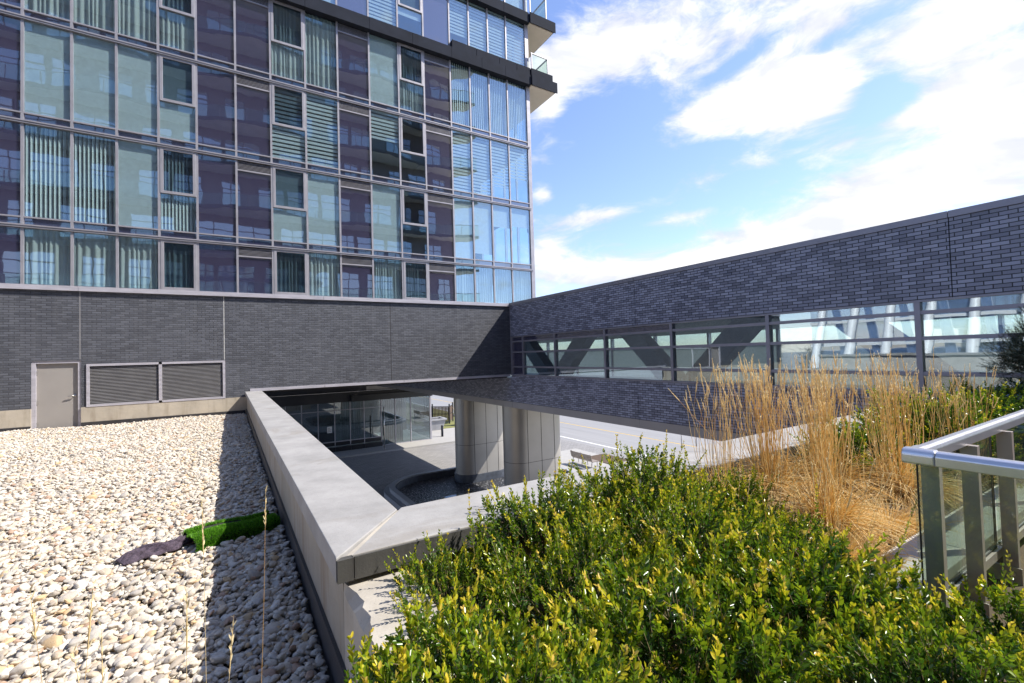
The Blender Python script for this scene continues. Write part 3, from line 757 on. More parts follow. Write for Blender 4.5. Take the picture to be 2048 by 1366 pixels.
def twigs(P0_, Dv, length, npair, rg, leafL, leafW, tone0, tone1, droop=.25, splay=.9):
    """leafy twigs: start points, directions; opposite leaf pairs with a tip rosette"""
    T = len(P0_); s = np.linspace(0, 1, 6)
    bend = nrm(rg.normal(size=(T, 3)))*.18+np.array([0, 0, .22])
    P = P0_[:, None]+Dv[:, None]*(length[:, None]*s)[..., None]+bend[:, None]*(length[:, None]*s**2*.5)[..., None]
    tv, tf = tubes_np(P, .0016*(1.3-s*.8)[None]*np.ones((T, 1)))
    LB, LD, LS, LU, LL, LW, TN = [], [], [], [], [], [], []
    for i in range(npair):
        f = (i+.6)/npair; f = .12+.88*f
        c = P0_+Dv*(length*f)[:, None]+bend*(length*f*f*.5)[:, None]
        ax = nrm(Dv+bend*f)
        r0 = nrm(np.cross(ax, rg.normal(size=(T, 3)))); 
        if i % 2: r0 = nrm(np.cross(ax, r0))
        for sg in (1, -1):
            sp = splay*(1-.55*f)
            dirc = nrm(ax*(1-.35*sp)+r0*sg*sp+rg.normal(size=(T, 3))*.16)
            sd = nrm(np.cross(dirc, np.cross(r0*sg, dirc)+rg.normal(size=(T, 3))*.25+ax*.8))
            LB.append(c); LD.append(dirc); LS.append(sd); LU.append(np.cross(sd, dirc))
            k = leafL*(.8+.4*rg.random(T))*(1.0 if f < .8 else 1.15-.4*f)
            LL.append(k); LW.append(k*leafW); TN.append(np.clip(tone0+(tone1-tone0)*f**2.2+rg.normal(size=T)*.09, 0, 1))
    V, F = leaves_mesh(*[np.concatenate(q) for q in (LB, LD, LS, LU)], np.concatenate(LL), np.concatenate(LW))
    tone = np.repeat(np.concatenate(TN), 6)
    return V, F, tone, tv, tf

def shrub_mesh(seed, rx, ry, rz, ntw, leafL=.018, tip=.7, shoots=10, leafW=.5, tl=(.09, .17), npair=9):
    rg = np.random.default_rng(seed)
    d = nrm(rg.normal(size=(ntw, 3))); d[:, 2] = np.abs(d[:, 2])*1.0-.12; d = nrm(d)
    lump = 1+.30*np.sin(d[:, 0]*5+seed)*np.cos(d[:, 1]*4+seed*2)+.10*np.sin(d[:, 0]*11+d[:, 1]*9+seed)+rg.normal(size=ntw)*.05
    depth = 1-rg.random(ntw)**1.6*.42
    rad = np.array([rx, ry, rz]); ln = rg.uniform(tl[0], tl[1], ntw)
    P0_ = d*rad*(depth*lump)[:, None]-d*(ln*.55)[:, None]
    Dv = nrm(d*.8+np.array([0, 0, .42])+rg.normal(size=(ntw, 3))*.46)
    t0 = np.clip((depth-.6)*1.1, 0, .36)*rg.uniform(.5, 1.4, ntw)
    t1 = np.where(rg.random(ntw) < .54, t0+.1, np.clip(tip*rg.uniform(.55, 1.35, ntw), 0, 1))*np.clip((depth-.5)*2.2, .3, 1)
    A = [twigs(P0_, Dv, ln, npair, rg, leafL, leafW, t0, t1)]
    if shoots:
        ds = nrm(rg.normal(size=(shoots, 3))*np.array([.9, .9, .5])+np.array([0, 0, .55]))
        ps = ds*rad*.84; dd = nrm(ds*.75+np.array([0, 0, .45])+rg.normal(size=(shoots, 3))*.34)
        A.append(twigs(ps, dd, rg.uniform(.12, .27, shoots), 13, rg, leafL*1.08, leafW, rg.uniform(.2, .55, shoots), rg.uniform(.5, 1.0, shoots)))
    V = []; F = []; T = []; SV = []; SF = []; k = 0; q = 0
    for v, f, t, sv, sf in A:
        V.append(v); F.append(f+k); T.append(t); k += len(v); SV.append(sv); SF.append(sf+q); q += len(sv)
    # main woody branches from the base
    nb = 26; dd = d[rg.integers(0, ntw, nb)]; s = np.linspace(0, 1, 6)
    Pb = dd[:, None]*rad*(s*.85)[None, :, None]; Pb[..., 2] = Pb[..., 2]-.35*(1-s)[None]*rz*1.3
    bv, bf = tubes_np(Pb, (.006*(1-s*.7))[None]*np.ones((nb, 1)), 4)
    SV.append(bv); SF.append(bf+q)
    return np.concatenate(V), np.concatenate(F), np.concatenate(T), np.concatenate(SV), np.concatenate(SF)
def shrub_thing(name, label, cat, group, loc, data, leafm, rz=0.0, sc=(1, 1, 1)):
    t = thing(name, label, cat, loc, group); t.rotation_euler = (0, 0, rz); t.scale = sc
    V, F, T, SV, SF = data
    np_mesh('foliage', V, F, leafm, t, T); np_mesh('stems', SV, SF, M['stem'], t, np.zeros(len(SV)))
    return t

# ------------------------------------------------------------------ lobby under the tower
LY = 41.2
lobby = thing('glass_lobby', 'ground floor glass lobby with dark base panels below the tower', 'lobby', (10, LY, ZG))
lx = [2.5, 3.83, 5.02, 6.28, 7.59, 8.86, 10.04, 11.54, 12.81, 14.27, 16.17]
for i, (a, b2) in enumerate(zip(lx[:-1], lx[1:])):
    full = a > 11.4
    zb = ZG+.2 if full else ZG+1.0
    wn = thing('lobby_window', None, None); wn.parent = lobby; wn.location = (0, 0, 0)
    box('pane', M['pane_lobby'], wn, a+.035, b2-.035, LY, LY+.01, zb, -3.72)
    fr = MB().box(a-.035, a+.035, LY-.08, LY+.05, ZG+.2, -3.72).box(a+.035, b2-.035, LY-.06, LY+.04, zb-.07, zb)
    if not full: fr.box(a+.035, b2-.035, LY-.05, LY+.04, -4.42, -4.36)
    fr.build('frame', M['alu'], wn)
    if not full:
        box('base_panel', M['black_panel'], lobby, a+.01, b2-.01, LY-.05, LY+.02, ZG+.6, ZG+.93)
        box('base_panel', M['black_panel'], lobby, a+.01, b2-.01, LY-.3, LY+.02, ZG+.16, ZG+.52)
box('corner_post', M['alu'], lobby, 16.135, 16.30, LY-.08, LY+.08, ZG+.16, -3.6)
box('bulkhead', M['dark_soffit'], lobby, 2.5, 16.3, LY-.1, LY+.2, -3.72, -2.9)
box('bulkhead', M['black_panel'], lobby, 8.9, 16.3, LY-.45, LY-.1, -3.72, -3.2)
box('back_wall', M['interior'], lobby, 2.5, 16.2, LY+7, LY+7.2, ZG+.15, -2.0)
box('lobby_floor', M['white_plaster'], lobby, 2.5, 16.2, LY+.1, LY+7, ZG+.151, ZG+.17)
box('lobby_ceiling', M['interior'], lobby, 2.5, 16.2, LY+.21, LY+7, -3.6, -3.4)
box('side_pane', M['pane_lobby'], lobby, 16.20, 16.21, LY+.1, LY+7, ZG+.2, -3.72)
box('upper_wall', M['dark_soffit'], lobby, -8, 17, LY+.3, LY+.6, -2.9, -1.0)
box('reception_desk', M['black_panel'], lobby, 5.0, 8.5, LY+3.2, LY+4, ZG+.17, ZG+1.25)
wavy(11.6, 13.6, ZG+.25, -3.75, LY+.35, .06, .22, 3).build('curtain', M['curtain_g'], lobby, True)
wavy(7.7, 10.0, ZG+.95, -3.75, LY+.35, .05, .22, 4).build('curtain', M['curtain_g'], lobby, True)
MB().prism([(13.3+.6*math.cos(a), LY+1.6+.6*math.sin(a)) for a in np.linspace(0, 6.283, 25)[:-1]], 2, ZG+.17, -3.6).build('round_pillar', M['white_plaster'], lobby, True)
for y, xx in ((LY-.09, 10.55), (LY-.09, 11.72)): box('pull_handle', M['black'], lobby, xx, xx+.06, y-.06, y, ZG+1.0, ZG+2.9)
nt = box('paper_notice', M['paper'], None, 6.98, 7.36, LY-.02, LY-.004, ZG+1.75, ZG+2.28, at=(7.1, LY, ZG+2))
props(nt, 'white paper notice taped to dark lobby glass', 'notice')
tl_ = MB()
for k in range(7): tl_.box(7.02, 7.30-.03*(k % 3), LY-.024, LY-.021, ZG+1.83+k*.058, ZG+1.855+k*.058)
tl_.build('print_lines', M['ink'], nt)
pl = thing('slim_pole', 'slim silver pole standing on kerb before the lobby glass', 'pole', (11.25, 39.3, ZG+.15))
MB().tube([(11.25, 39.3, ZG+.15), (11.25, 39.3, -4.2)], .035, 10).build('shaft', M['steel'], pl, True)
MB().tube([(11.25, 39.3, ZG+.15), (11.25, 39.3, ZG+.2)], .12, 14).build('base_plate', M['steel'], pl)
# street things
bo = thing('bollard', 'dark round bollard on pavement beside the lobby corner', 'bollard', (17.6, 41.7, ZG+.15))
MB().tube([(17.6, 41.7, ZG+.15), (17.6, 41.7, ZG+1.15)], .11, 14).build('post', M['ledge'], bo, True)
MB().tube([(17.6, 41.7, ZG+1.15), (17.6, 41.7, ZG+1.24)], [.12, .09], 14).build('cap', M['black'], bo, True)
tb = thing('planter_tub', 'pale grey concrete tub with tapered sides at lobby corner', 'planter', (18.6, 46.2, ZG+.15))
MB().add([(17.9, 45.6, ZG+.15), (19.3, 45.6, ZG+.15), (19.3, 46.8, ZG+.15), (17.9, 46.8, ZG+.15), (17.6, 45.4, ZG+1.2), (19.6, 45.4, ZG+1.2), (19.6, 47, ZG+1.2), (17.6, 47, ZG+1.2)],
         [(0, 1, 5, 4), (1, 2, 6, 5), (2, 3, 7, 6), (3, 0, 4, 7), (3, 2, 1, 0)]).build('tub', M['tub'], tb)
MB().box(17.7, 19.5, 45.5, 46.9, ZG+1.05, ZG+1.1).build('soil', M['soil'], tb)
ring([(17.5, 45.3), (19.7, 45.3), (19.7, 47.1), (17.5, 47.1)], [(17.75, 45.55), (19.45, 45.55), (19.45, 46.85), (17.75, 46.85)], ZG+1.2, ZG+1.35).build('rim', M['tub'], tb)
fe = thing('lattice_fence', 'brown lattice fence panels with black posts beyond the lobby', 'fence', (20.5, 49, ZG+.19))
fpts = [(18.3, 51.5), (20.0, 50.2), (21.5, 48.8), (22.6, 50.3)]
for (xa, ya), (xb, yb) in zip(fpts[:-1], fpts[1:]):
    m_ = MB(); n = 12
    for k in range(n):
        f0 = (k+.12)/n; f1 = (k+.86)/n
        p, q = (xa+(xb-xa)*f0, ya+(yb-ya)*f0), (xa+(xb-xa)*f1, ya+(yb-ya)*f1)
        m_.add([(p[0], p[1], ZG+.5), (q[0], q[1], ZG+.5), (q[0], q[1]+.04, ZG+.5), (p[0], p[1]+.04, ZG+.5), (p[0], p[1], ZG+2.1), (q[0], q[1], ZG+2.1), (q[0], q[1]+.04, ZG+2.1), (p[0], p[1]+.04, ZG+2.1)],
               [(0, 1, 5, 4), (1, 2, 6, 5), (2, 3, 7, 6), (3, 0, 4, 7), (4, 5, 6, 7)])
    m_.build('slat_panel', M['wood_dark'], fe)
    r_ = MB()
    for z in (ZG+.45, ZG+1.3, ZG+2.15): r_.tube([(xa, ya-.04, z), (xb, yb-.04, z)], .035, 6)
    r_.build('rail', M['black'], fe)
for x, y in fpts: MB().box(x-.06, x+.06, y-.12, y, ZG+.19, ZG+2.45).build('post', M['black'], fe)
tp = thing('terracotta_pot', 'small terracotta pot with dry stems beside lattice fence', 'plant pot', (22.0, 46.9, ZG+.2))
MB().tube([(22.0, 46.9, ZG+.2), (22.0, 46.9, ZG+.85), (22, 46.9, ZG+.95)], [.35, .5, .55], 16).build('pot', M['terra'], tp, True)
s = np.linspace(0, 1, 4); dd = rng.normal(size=(40, 3))*np.array([.35, .35, 0])+np.array([0, 0, 1.3])
v, f = tubes_np(np.array([0, 0, .7])+dd[:, None]*s[None, :, None], np.full((40, 4), .02)); np_mesh('dry_stems', v, f, M['straw'], tp, rng.random(len(v)))
pk = thing('utility_pole', 'thin grey pole beside the far road past lattice fence', 'pole', (24.5, 54, ZG+.19))
MB().tube([(24.5, 54, ZG+.19), (24.5, 54, -1.0)], .06, 8).build('shaft', M['fascia'], pk, True)
MB().tube([(24.5, 54, ZG+.19), (24.5, 54, ZG+.5)], .13, 10).build('base', M['fascia'], pk, True)
for k, (x, y, lab) in enumerate(((24.4, 19.2, 'thin grey sign post by the road left of dry grass'), (24.4, 18.1, 'thin grey sign post by the road just behind dry grass'))):
    sp = thing('sign_post', lab, 'post', (x, y, ZG+.06), 'sign posts by the road')
    MB().tube([(x, y, ZG+.06), (x, y, -4.6)], .03, 8).build('shaft', M['fascia'], sp, True)
    box('sign_plate', M['fascia'], sp, x-.02, x+.02, y-.2, y+.2, -4.6, -4.1)
# bench
bn = thing('park_bench', 'slatted grey brown park bench facing the road', 'bench', (21.1, 24.6, ZG+.06))
zb = ZG+.06
for k in range(4): pass
sb = MB(); bk = MB()
for k in range(5): sb.box(20.9+k*.11, 20.99+k*.11, 23.7, 25.9, zb+.42, zb+.455)
for k in range(5): bk.add([(20.82-.02*k, 23.7, zb+.50+k*.085), (20.82-.02*k, 25.9, zb+.50+k*.085), (20.80-.02*k, 25.9, zb+.57+k*.085), (20.80-.02*k, 23.7, zb+.57+k*.085),
                           (20.85-.02*k, 23.7, zb+.50+k*.085), (20.85-.02*k, 25.9, zb+.50+k*.085), (20.83-.02*k, 25.9, zb+.57+k*.085), (20.83-.02*k, 23.7, zb+.57+k*.085)],
                          [(0, 1, 2, 3), (7, 6, 5, 4), (0, 4, 5, 1), (3, 2, 6, 7), (0, 3, 7, 4), (1, 5, 6, 2)])
sb.build('seat', M['wood_bench'], bn); bk.build('backrest', M['wood_bench'], bn)
for y in (23.8, 24.8, 25.78):
    MB().tube([(20.86, y, zb), (20.9, y, zb+.42), (20.74, y, zb+.95)], .028, 6).tube([(21.4, y, zb), (21.36, y, zb+.42)], .028, 6).tube([(20.9, y, zb+.41), (21.4, y, zb+.41)], .028, 6).build('leg', M['fascia'], bn)

# ------------------------------------------------------------------ parapets and planter
pw = thing('parapet_wall', 'concrete parapet wall beside the gravel roof running back to tower', 'parapet', (.7, 10, -1.9))
box('wall_body', M['wall'], pw, .50, .88, 2.56, D-.04, -8.0, -1.15)
box('base_strip', M['membrane'], pw, .478, .499, .2, D-.04, -1.9, -1.60)
MB().add([(.455, 2.50, -1.15), (.455, D-.04, -1.15), (.95, D-.04, -1.15), (.95, 3.055, -1.15), (.50, 2.545, -1.15),
          (.455, 2.50, -1.02), (.455, D-.04, -1.02), (.95, D-.04, -1.02), (.95, 3.055, -1.02), (.50, 2.545, -1.02)],
         [(0, 4, 3, 2, 1), (5, 6, 7, 8, 9), (0, 1, 6, 5), (1, 2, 7, 6), (2, 3, 8, 7), (3, 4, 9, 8), (4, 0, 5, 9)]).build('coping', M['coping'], pw, bevel=.006)
fp = thing('front_parapet', 'concrete parapet with broad coping behind the boxwood shrubs', 'parapet', (5, 2.8, -1.9))
box('wall_body', M['wall'], fp, .88, BX-.02, 2.56, 3.02, -8.0, -1.152)
x0 = .50
for k, x1 in enumerate((3.4, 6.4, 9.0, BX-.02)):
    p0 = [(x0+.035, 2.50), (x1-.01, 2.50), (x1-.01, 3.08), (.985 if k == 0 else x0+.005, 3.08)]
    if k: p0[0] = (x0+.005, 2.50)
    MB().prism(p0, 2, -1.152, -1.022).build('coping', M['coping'], fp, bevel=.006)
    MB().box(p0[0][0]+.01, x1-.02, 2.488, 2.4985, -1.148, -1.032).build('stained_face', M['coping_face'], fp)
    x0 = x1
box('mitre_joint', M['coping_face'], fp, .46, .54, 2.49, 2.53, -1.15, -1.034)
MB().prism([(.50, 2.52), (.545, 2.52), (.99, 3.07), (.945, 3.07)], 2, -1.15, -1.036).build('mitre_joint', M['ledge_conc'], fp)
plw = thing('planter_wall', 'low pale concrete planter wall with broken edge near gravel', 'planter wall', (.6, 1.2, -1.9))
m_ = MB(); ys = np.linspace(2.555, -.6, 64); rr = random.Random(5)
top = []; 
for y in ys:
    top.append((.50+.0, .505+.025*rr.random()+.02*math.sin(y*9), y))
for (xa, xb, y) in top: m_.v += [(xa, y, -3.0), (xa+rr.uniform(-.002, .004), y, -1.215-.02*rr.random()), (xb, y, -1.178), (.82, y, -1.175), (.82, y, -3.0)]
for i in range(len(top)-1):
    for j in range(4): m_.f.append((i*5+j, i*5+j+1, (i+1)*5+j+1, (i+1)*5+j))
m_.build('wall_body', M['ledge_conc'], plw)
structure(box('planter_soil', M['soil'], None, .8, 10.8, -.6, 2.485, -2.2, -1.50))

# ------------------------------------------------------------------ gravel roof
structure(box('gravel_roof_deck', M['membrane'], None, -30, .478, -12, D-.04, -2.3, -1.815))
structure(box('roof_slab_edge', M['opp_wall'], None, -30, .49, -12, D, -8, -2.3))
def pebble_tree():
    g = bpy.data.node_groups.new('pebble_scatter', 'GeometryNodeTree')
    g.interface.new_socket('Geometry', in_out='INPUT', socket_type='NodeSocketGeometry')
    g.interface.new_socket('Geometry', in_out='OUTPUT', socket_type='NodeSocketGeometry')
    n = NT(g); gi = n.new('NodeGroupInput'); go = n.new('NodeGroupOutput')
    join = n.new('GeometryNodeGeometryToInstance')
    for k in range(5):
        ico = n.new('GeometryNodeMeshIcoSphere'); ico.inputs['Radius'].default_value = 1.0; ico.inputs['Subdivisions'].default_value = 3
        pos = n.new('GeometryNodeInputPosition'); ad = n.new('ShaderNodeVectorMath', operation='ADD'); n.l.new(pos.outputs[0], ad.inputs[0]); ad.inputs[1].default_value = (k*9.1, k*3.7, k*5.3)
        nz = n.new('ShaderNodeTexNoise'); n.l.new(ad.outputs[0], nz.inputs['Vector']); nz.inputs['Scale'].default_value = .75; nz.inputs['Detail'].default_value = 1.5
        sb_ = n.new('ShaderNodeVectorMath', operation='SUBTRACT'); n.l.new(nz.outputs['Color'], sb_.inputs[0]); sb_.inputs[1].default_value = (.5, .5, .5)
        sc_ = n.new('ShaderNodeVectorMath', operation='SCALE'); n.l.new(sb_.outputs[0], sc_.inputs[0]); sc_.inputs['Scale'].default_value = 1.15
        sp = n.new('GeometryNodeSetPosition'); n.l.new(ico.outputs[0], sp.inputs[0]); n.l.new(sc_.outputs[0], sp.inputs['Offset'])
        sm = n.new('GeometryNodeSetShadeSmooth'); n.l.new(sp.outputs[0], sm.inputs[0])
        mt = n.new('GeometryNodeSetMaterial'); n.l.new(sm.outputs[0], mt.inputs[0]); mt.inputs['Material'].default_value = M['pebble']
        n.l.new(mt.outputs[0], join.inputs[0])
    iop = n.new('GeometryNodeInstanceOnPoints'); n.l.new(gi.outputs[0], iop.inputs['Points']); n.l.new(join.outputs[0], iop.inputs['Instance'])
    iop.inputs['Pick Instance'].default_value = True
    ix = n.new('GeometryNodeInputIndex'); rnd = n.new('FunctionNodeRandomValue', data_type='INT'); 
    rnd.inputs[4].default_value = 0; rnd.inputs[5].default_value = 4; n.l.new(ix.outputs[0], rnd.inputs['ID'])
    n.l.new(rnd.outputs[2], iop.inputs['Instance Index'])
    for nm, sock in (('rot', 'Rotation'), ('scl', 'Scale')):
        na = n.new('GeometryNodeInputNamedAttribute', data_type='FLOAT_VECTOR'); na.inputs['Name'].default_value = nm
        n.l.new(na.outputs['Attribute'], iop.inputs[sock])
    n.l.new(iop.outputs[0], go.inputs[0]); return g
def gravel():
    sp = .038; xs = np.arange(-8.0, .47, sp); ys = np.arange(.3, D-.04, sp*.866)
    X, Y = np.meshgrid(xs, ys); X = X+(np.arange(len(ys)) % 2)[:, None]*sp*.5
    P = np.stack([X.ravel(), Y.ravel(), np.zeros(X.size)], 1)
    # second, thinner layer of stones lying on top
    k = rng.random(len(P)) < .22; Q = P[k]+np.array([sp*.5, sp*.3, .026]); P = np.concatenate([P, Q])
    P[:, :2] += rng.normal(size=(len(P), 2))*.010
    P = P[(P[:, 0] < .455) & (P[:, 1] < D-.06)]
    N = len(P); P[:, 2] += -1.795+rng.random(N)*.012+.03*np.sin(P[:, 0]*1.7+P[:, 1]*.9)*np.sin(P[:, 1]*1.1)+np.clip((P[:, 1]-14)/4, 0, 1)*.03
    s = rng.lognormal(0, .32, N)*.0187
    S = np.stack([s*rng.uniform(1.0, 1.5, N), s*rng.uniform(.85, 1.15, N), s*rng.uniform(.55, .85, N)], 1)
    Rt = np.stack([rng.normal(size=N)*.35, rng.normal(size=N)*.35, rng.random(N)*6.283], 1)
    me = bpy.data.meshes.new('gravel'); me.vertices.add(N); me.vertices.foreach_set('co', P.astype(np.float32).ravel())
    for nm, a in (('rot', Rt), ('scl', S)):
        at = me.attributes.new(nm, 'FLOAT_VECTOR', 'POINT'); at.data.foreach_set('vector', a.astype(np.float32).ravel())
    me.materials.append(M['pebble']); me.update()
    o = bpy.data.objects.new('gravel', me); COL.objects.link(o)
    md = o.modifiers.new('scatter', 'NODES'); md.node_group = pebble_tree()
    props(o, 'pale rounded river pebbles covering the flat roof', 'gravel', kind='stuff')
gravel()

# rolled scrap of artificial turf lying in the shadow by the parapet
def turf():
    t = thing('turf_scrap', 'folded scrap of bright green artificial turf on the gravel', 'artificial turf', (.05, 5.55, -1.76))
    A, B = np.array([-.33, 5.40]), np.array([.40, 5.62]); ax = (B-A)/np.linalg.norm(B-A); nrm2 = np.array([-ax[1], ax[0]])
    # profile: sheet rolled over itself, open toward the back
    prof = [(-.17, .012), (-.185, .05), (-.17, .095), (-.12, .125), (-.04, .13), (.03, .115), (.07, .085), (.10, .10), (.15, .125), (.22, .115), (.26, .07), (.265, .02)]
    L = np.linalg.norm(B-A); U = np.linspace(0, L, 30); V = []; 
    for u in U:
        for (s_, z) in prof:
            p = A+ax*u+nrm2*(s_*(1-.15*u/L)+.012*math.sin(u*9)); V.append((p[0], p[1], -1.765+z*(.82+.1*math.sin(u*7))))
    n = len(prof); F = [(i*n+j, (i+1)*n+j, (i+1)*n+j+1, i*n+j+1) for i in range(len(U)-1) for j in range(n-1)]
    MB().add(V, F).build('backing', M['turf_back'], t)
    V = np.array(V); rg = np.random.default_rng(3); nb = 26000
    fi = rg.integers(0, len(F), nb); a, b = rg.random((2, nb)); Fa = np.array(F)
    p = V[Fa[fi, 0]]*((1-a)*(1-b))[:, None]+V[Fa[fi, 1]]*(a*(1-b))[:, None]+V[Fa[fi, 2]]*(a*b)[:, None]+V[Fa[fi, 3]]*((1-a)*b)[:, None]
    nn = nrm(np.cross(V[Fa[fi, 1]]-V[Fa[fi, 0]], V[Fa[fi, 3]]-V[Fa[fi, 0]])); nn = np.where((nn[:, 2:3] < 0) & (np.abs(nn[:, 2:3]) > .2), -nn, nn)
    cen = np.array([.03, 5.5, -1.72]); flip = ((p-cen)*nn).sum(1) < 0; nn[flip] *= -1
    d = nrm(nn+rg.normal(size=(nb, 3))*.38+np.array([0, 0, .1])); sd = nrm(np.cross(d, rg.normal(size=(nb, 3))))
    Ln = rg.uniform(.022, .038, nb); v, f = leaves_mesh(p, d, sd, nn, Ln, np.full(nb, .0038), .1)
    loc = np.array(t.location); np_mesh('pile', v-loc, f, M['turf'], t, np.repeat(rg.random(nb), 6))
turf()
def jacket():
    rg = np.random.default_rng(9); nu, nv = 46, 26; V = []
    A = np.array([-.84, 5.32]); B = np.array([-.30, 5.58]); ax = (B-A); nr = np.array([-ax[1], ax[0]])/np.linalg.norm(ax)
    for i in range(nu):
        u = i/(nu-1); wd = .12*(.5+math.sin(math.pi*min(1, u*1.15+.1))**.6*.75)*(1-.35*u)
        for j in range(nv):
            s_ = j/(nv-1)*2-1
            edge = max(0, 1-abs(s_)**3)*max(0, 1-abs(2*u-1)**5)
            h = .045*edge*(1+.5*math.sin(u*17+s_*3))+.034*edge*abs(math.sin(u*14+s_*7+2*math.sin(s_*4)))+.02*edge*math.sin(s_*13-u*19)
            p = A+ax*u+nr*(s_*wd+.03*math.sin(u*7)+.015*math.sin(u*23+s_*4))
            V.append((p[0], p[1], -1.750+h*.72))
    F = [(i*nv+j, (i+1)*nv+j, (i+1)*nv+j+1, i*nv+j+1) for i in range(nu-1) for j in range(nv-1)]
    o = MB().add(V, F).build('discarded_cloth', M['jacket'], None, True, at=(-.57, 5.45, -1.75))
    sd_ = o.modifiers.new('thickness', 'SOLIDIFY'); sd_.thickness = .012
    ss = o.modifiers.new('smooth', 'SUBSURF'); ss.levels = 1; ss.render_levels = 1
    props(o, 'crumpled dark wool garment lying on the sunlit gravel', 'cloth')
jacket()

# ------------------------------------------------------------------ boxwood shrubs, hedge, yew
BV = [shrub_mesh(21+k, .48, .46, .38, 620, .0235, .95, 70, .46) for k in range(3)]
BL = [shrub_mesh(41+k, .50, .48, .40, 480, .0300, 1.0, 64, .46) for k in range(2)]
places = [  # x, y, z of mound centre, variant, rotation, scale, label
    (.98, 2.12, -1.34, 0, .4, .80, 'boxwood shrub spilling over the concrete ledge beside the coping corner'),
    (1.62, 2.20, -1.22, 1, 1.9, .98, 'tall boxwood shrub against the broad coping, left of centre'),
    (2.36, 2.18, -1.14, 2, 3.1, 1.0, 'tallest boxwood shrub, standing before the bench and metal columns'),
    (3.02, 2.02, -1.30, 0, 4.4, .86, 'boxwood shrub at the foot of the leftmost dry grass tuft'),
    (1.28, 1.55, -1.22, 2, 5.2, .95, 'boxwood shrub in the second row near the planter ledge'),
    (2.02, 1.58, -1.22, 1, .9, 1.0, 'boxwood shrub in the middle of the planting bed'),
    (2.66, 1.50, -1.34, 0, 2.6, .86, 'boxwood shrub beside the bent dry grass near railing'),
]
SHRUBS = []
for x, y, z, v, rz, s_, lab in places:
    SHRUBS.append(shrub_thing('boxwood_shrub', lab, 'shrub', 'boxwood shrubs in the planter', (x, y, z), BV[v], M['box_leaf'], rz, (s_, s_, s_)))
near = [
    (.66, 1.45, -1.20, 0, .0, .62, 'boxwood shrub shading the pale planter ledge'),
    (.50, 1.12, -1.08, 0, 2.0, .74, 'boxwood shrub leaning out over the planter wall toward the pebbles'),
    (.50, .74, -.86, 1, 4.0, .56, 'boxwood sprigs hanging over the planter wall at bottom, left of others'),
    (1.16, .96, -1.10, 1, 1.2, .80, 'foreground boxwood shrub with pale yellow tips, bottom centre'),
    (1.78, .92, -1.16, 0, 2.2, .86, 'foreground boxwood shrub between bottom centre and the railing'),
    (2.28, .92, -1.30, 1, 3.9, .74, 'boxwood shrub just left of the railing glass corner'),
    (2.35, .42, -1.22, 0, 5.0, .66, 'dark boxwood shrub pressing against the railing glass'),
    (1.55, .42, -1.02, 1, 2.9, .62, 'closest boxwood shrub along the bottom edge near railing'),
]
for x, y, z, v, rz, s_, lab in near:
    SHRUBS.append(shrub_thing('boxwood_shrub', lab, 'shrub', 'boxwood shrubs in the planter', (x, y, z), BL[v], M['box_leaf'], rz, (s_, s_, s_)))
# single long shoots that stand out of the mass: start, end in metres
for k, (a, b, lf) in enumerate((((2.06, .78, -1.00), (2.58, .80, -.78), .021), ((2.92, 1.38, -1.16), (2.95, 1.36, -.78), .020), ((2.05, 2.10, -.80), (2.06, 2.10, -.535), .021),
                                ((2.52, 2.12, -.86), (2.56, 2.14, -.575), .021), ((2.72, 2.05, -.90), (2.68, 2.10, -.70), .020), ((1.02, 2.05, -.98), (1.0, 2.10, -.72), .020),
                                ((1.72, 2.15, -.84), (1.70, 2.16, -.66), .020), ((2.62, .52, -1.10), (2.78, .56, -.93), .021), ((1.25, .95, -.86), (1.02, 1.02, -.70), .022),
                                ((1.9, 1.0, -.94), (1.72, 1.08, -.80), .021), ((1.45, 1.5, -.95), (1.38, 1.58, -.72), .021), ((2.3, 1.7, -.98), (2.38, 1.75, -.76), .020))):
    A_, B_ = Vector(a), Vector(b)
    rt = min(SHRUBS, key=lambda o: (o.location-A_).length)
    inv = Euler((0, 0, -rt.rotation_euler.z)).to_matrix(); sc = rt.scale.x
    la, lb = inv @ (A_-rt.location)/sc, inv @ (B_-rt.location)/sc; ln_ = (lb-la).length
    rg_ = np.random.default_rng(300+k)
    V, F, T, tv_, tf_ = twigs(np.array([la]), np.array([(lb-la)/ln_]), np.array([ln_]), max(8, int(ln_*sc/.016)), rg_, lf/sc, .48, np.array([.45]), np.array([1.0]))
    sh_ = np_mesh('long_shoot', V, F, M['box_leaf'], rt, T)
    np_mesh('shoot_stem', tv_*1.0, tf_, M['stem'], sh_, np.zeros(len(tv_)))
HV = shrub_mesh(77, .75, .5, .5, 620, .030, .85, 6, .5, (.1, .2), 8)
for x, y, z, rz, s_, lab in ((5.2, 2.05, -1.22, 0, .9, 'boxwood hedge plant behind the tall dry grass'), (6.5, 1.95, -1.10, 1.0, 1.0, 'boxwood hedge plant beyond the handrail, left end'),
                             (7.8, 1.9, -1.14, 2.2, 1.0, 'boxwood hedge plant beyond the handrail, middle'), (9.2, 1.95, -1.20, 4.0, 1.05, 'boxwood hedge plant beyond the handrail near dark conifer'), (6.2, 1.45, -1.35, 5.1, .8, 'low boxwood hedge plant close behind handrail')):
    shrub_thing('boxwood_shrub', lab, 'shrub', 'boxwood shrubs beyond the railing', (x, y, z), HV, M['box_leaf'], rz, (s_, s_, s_))
yd = shrub_mesh(91, .55, .55, .75, 800, .034, .5, 14, .14, (.15, .30), 16)
shrub_thing('yew_tree', 'dark needled conifer at the right edge before the bridge windows', 'conifer', None, (10.9, 1.72, -.50), yd, M['yew_leaf'])

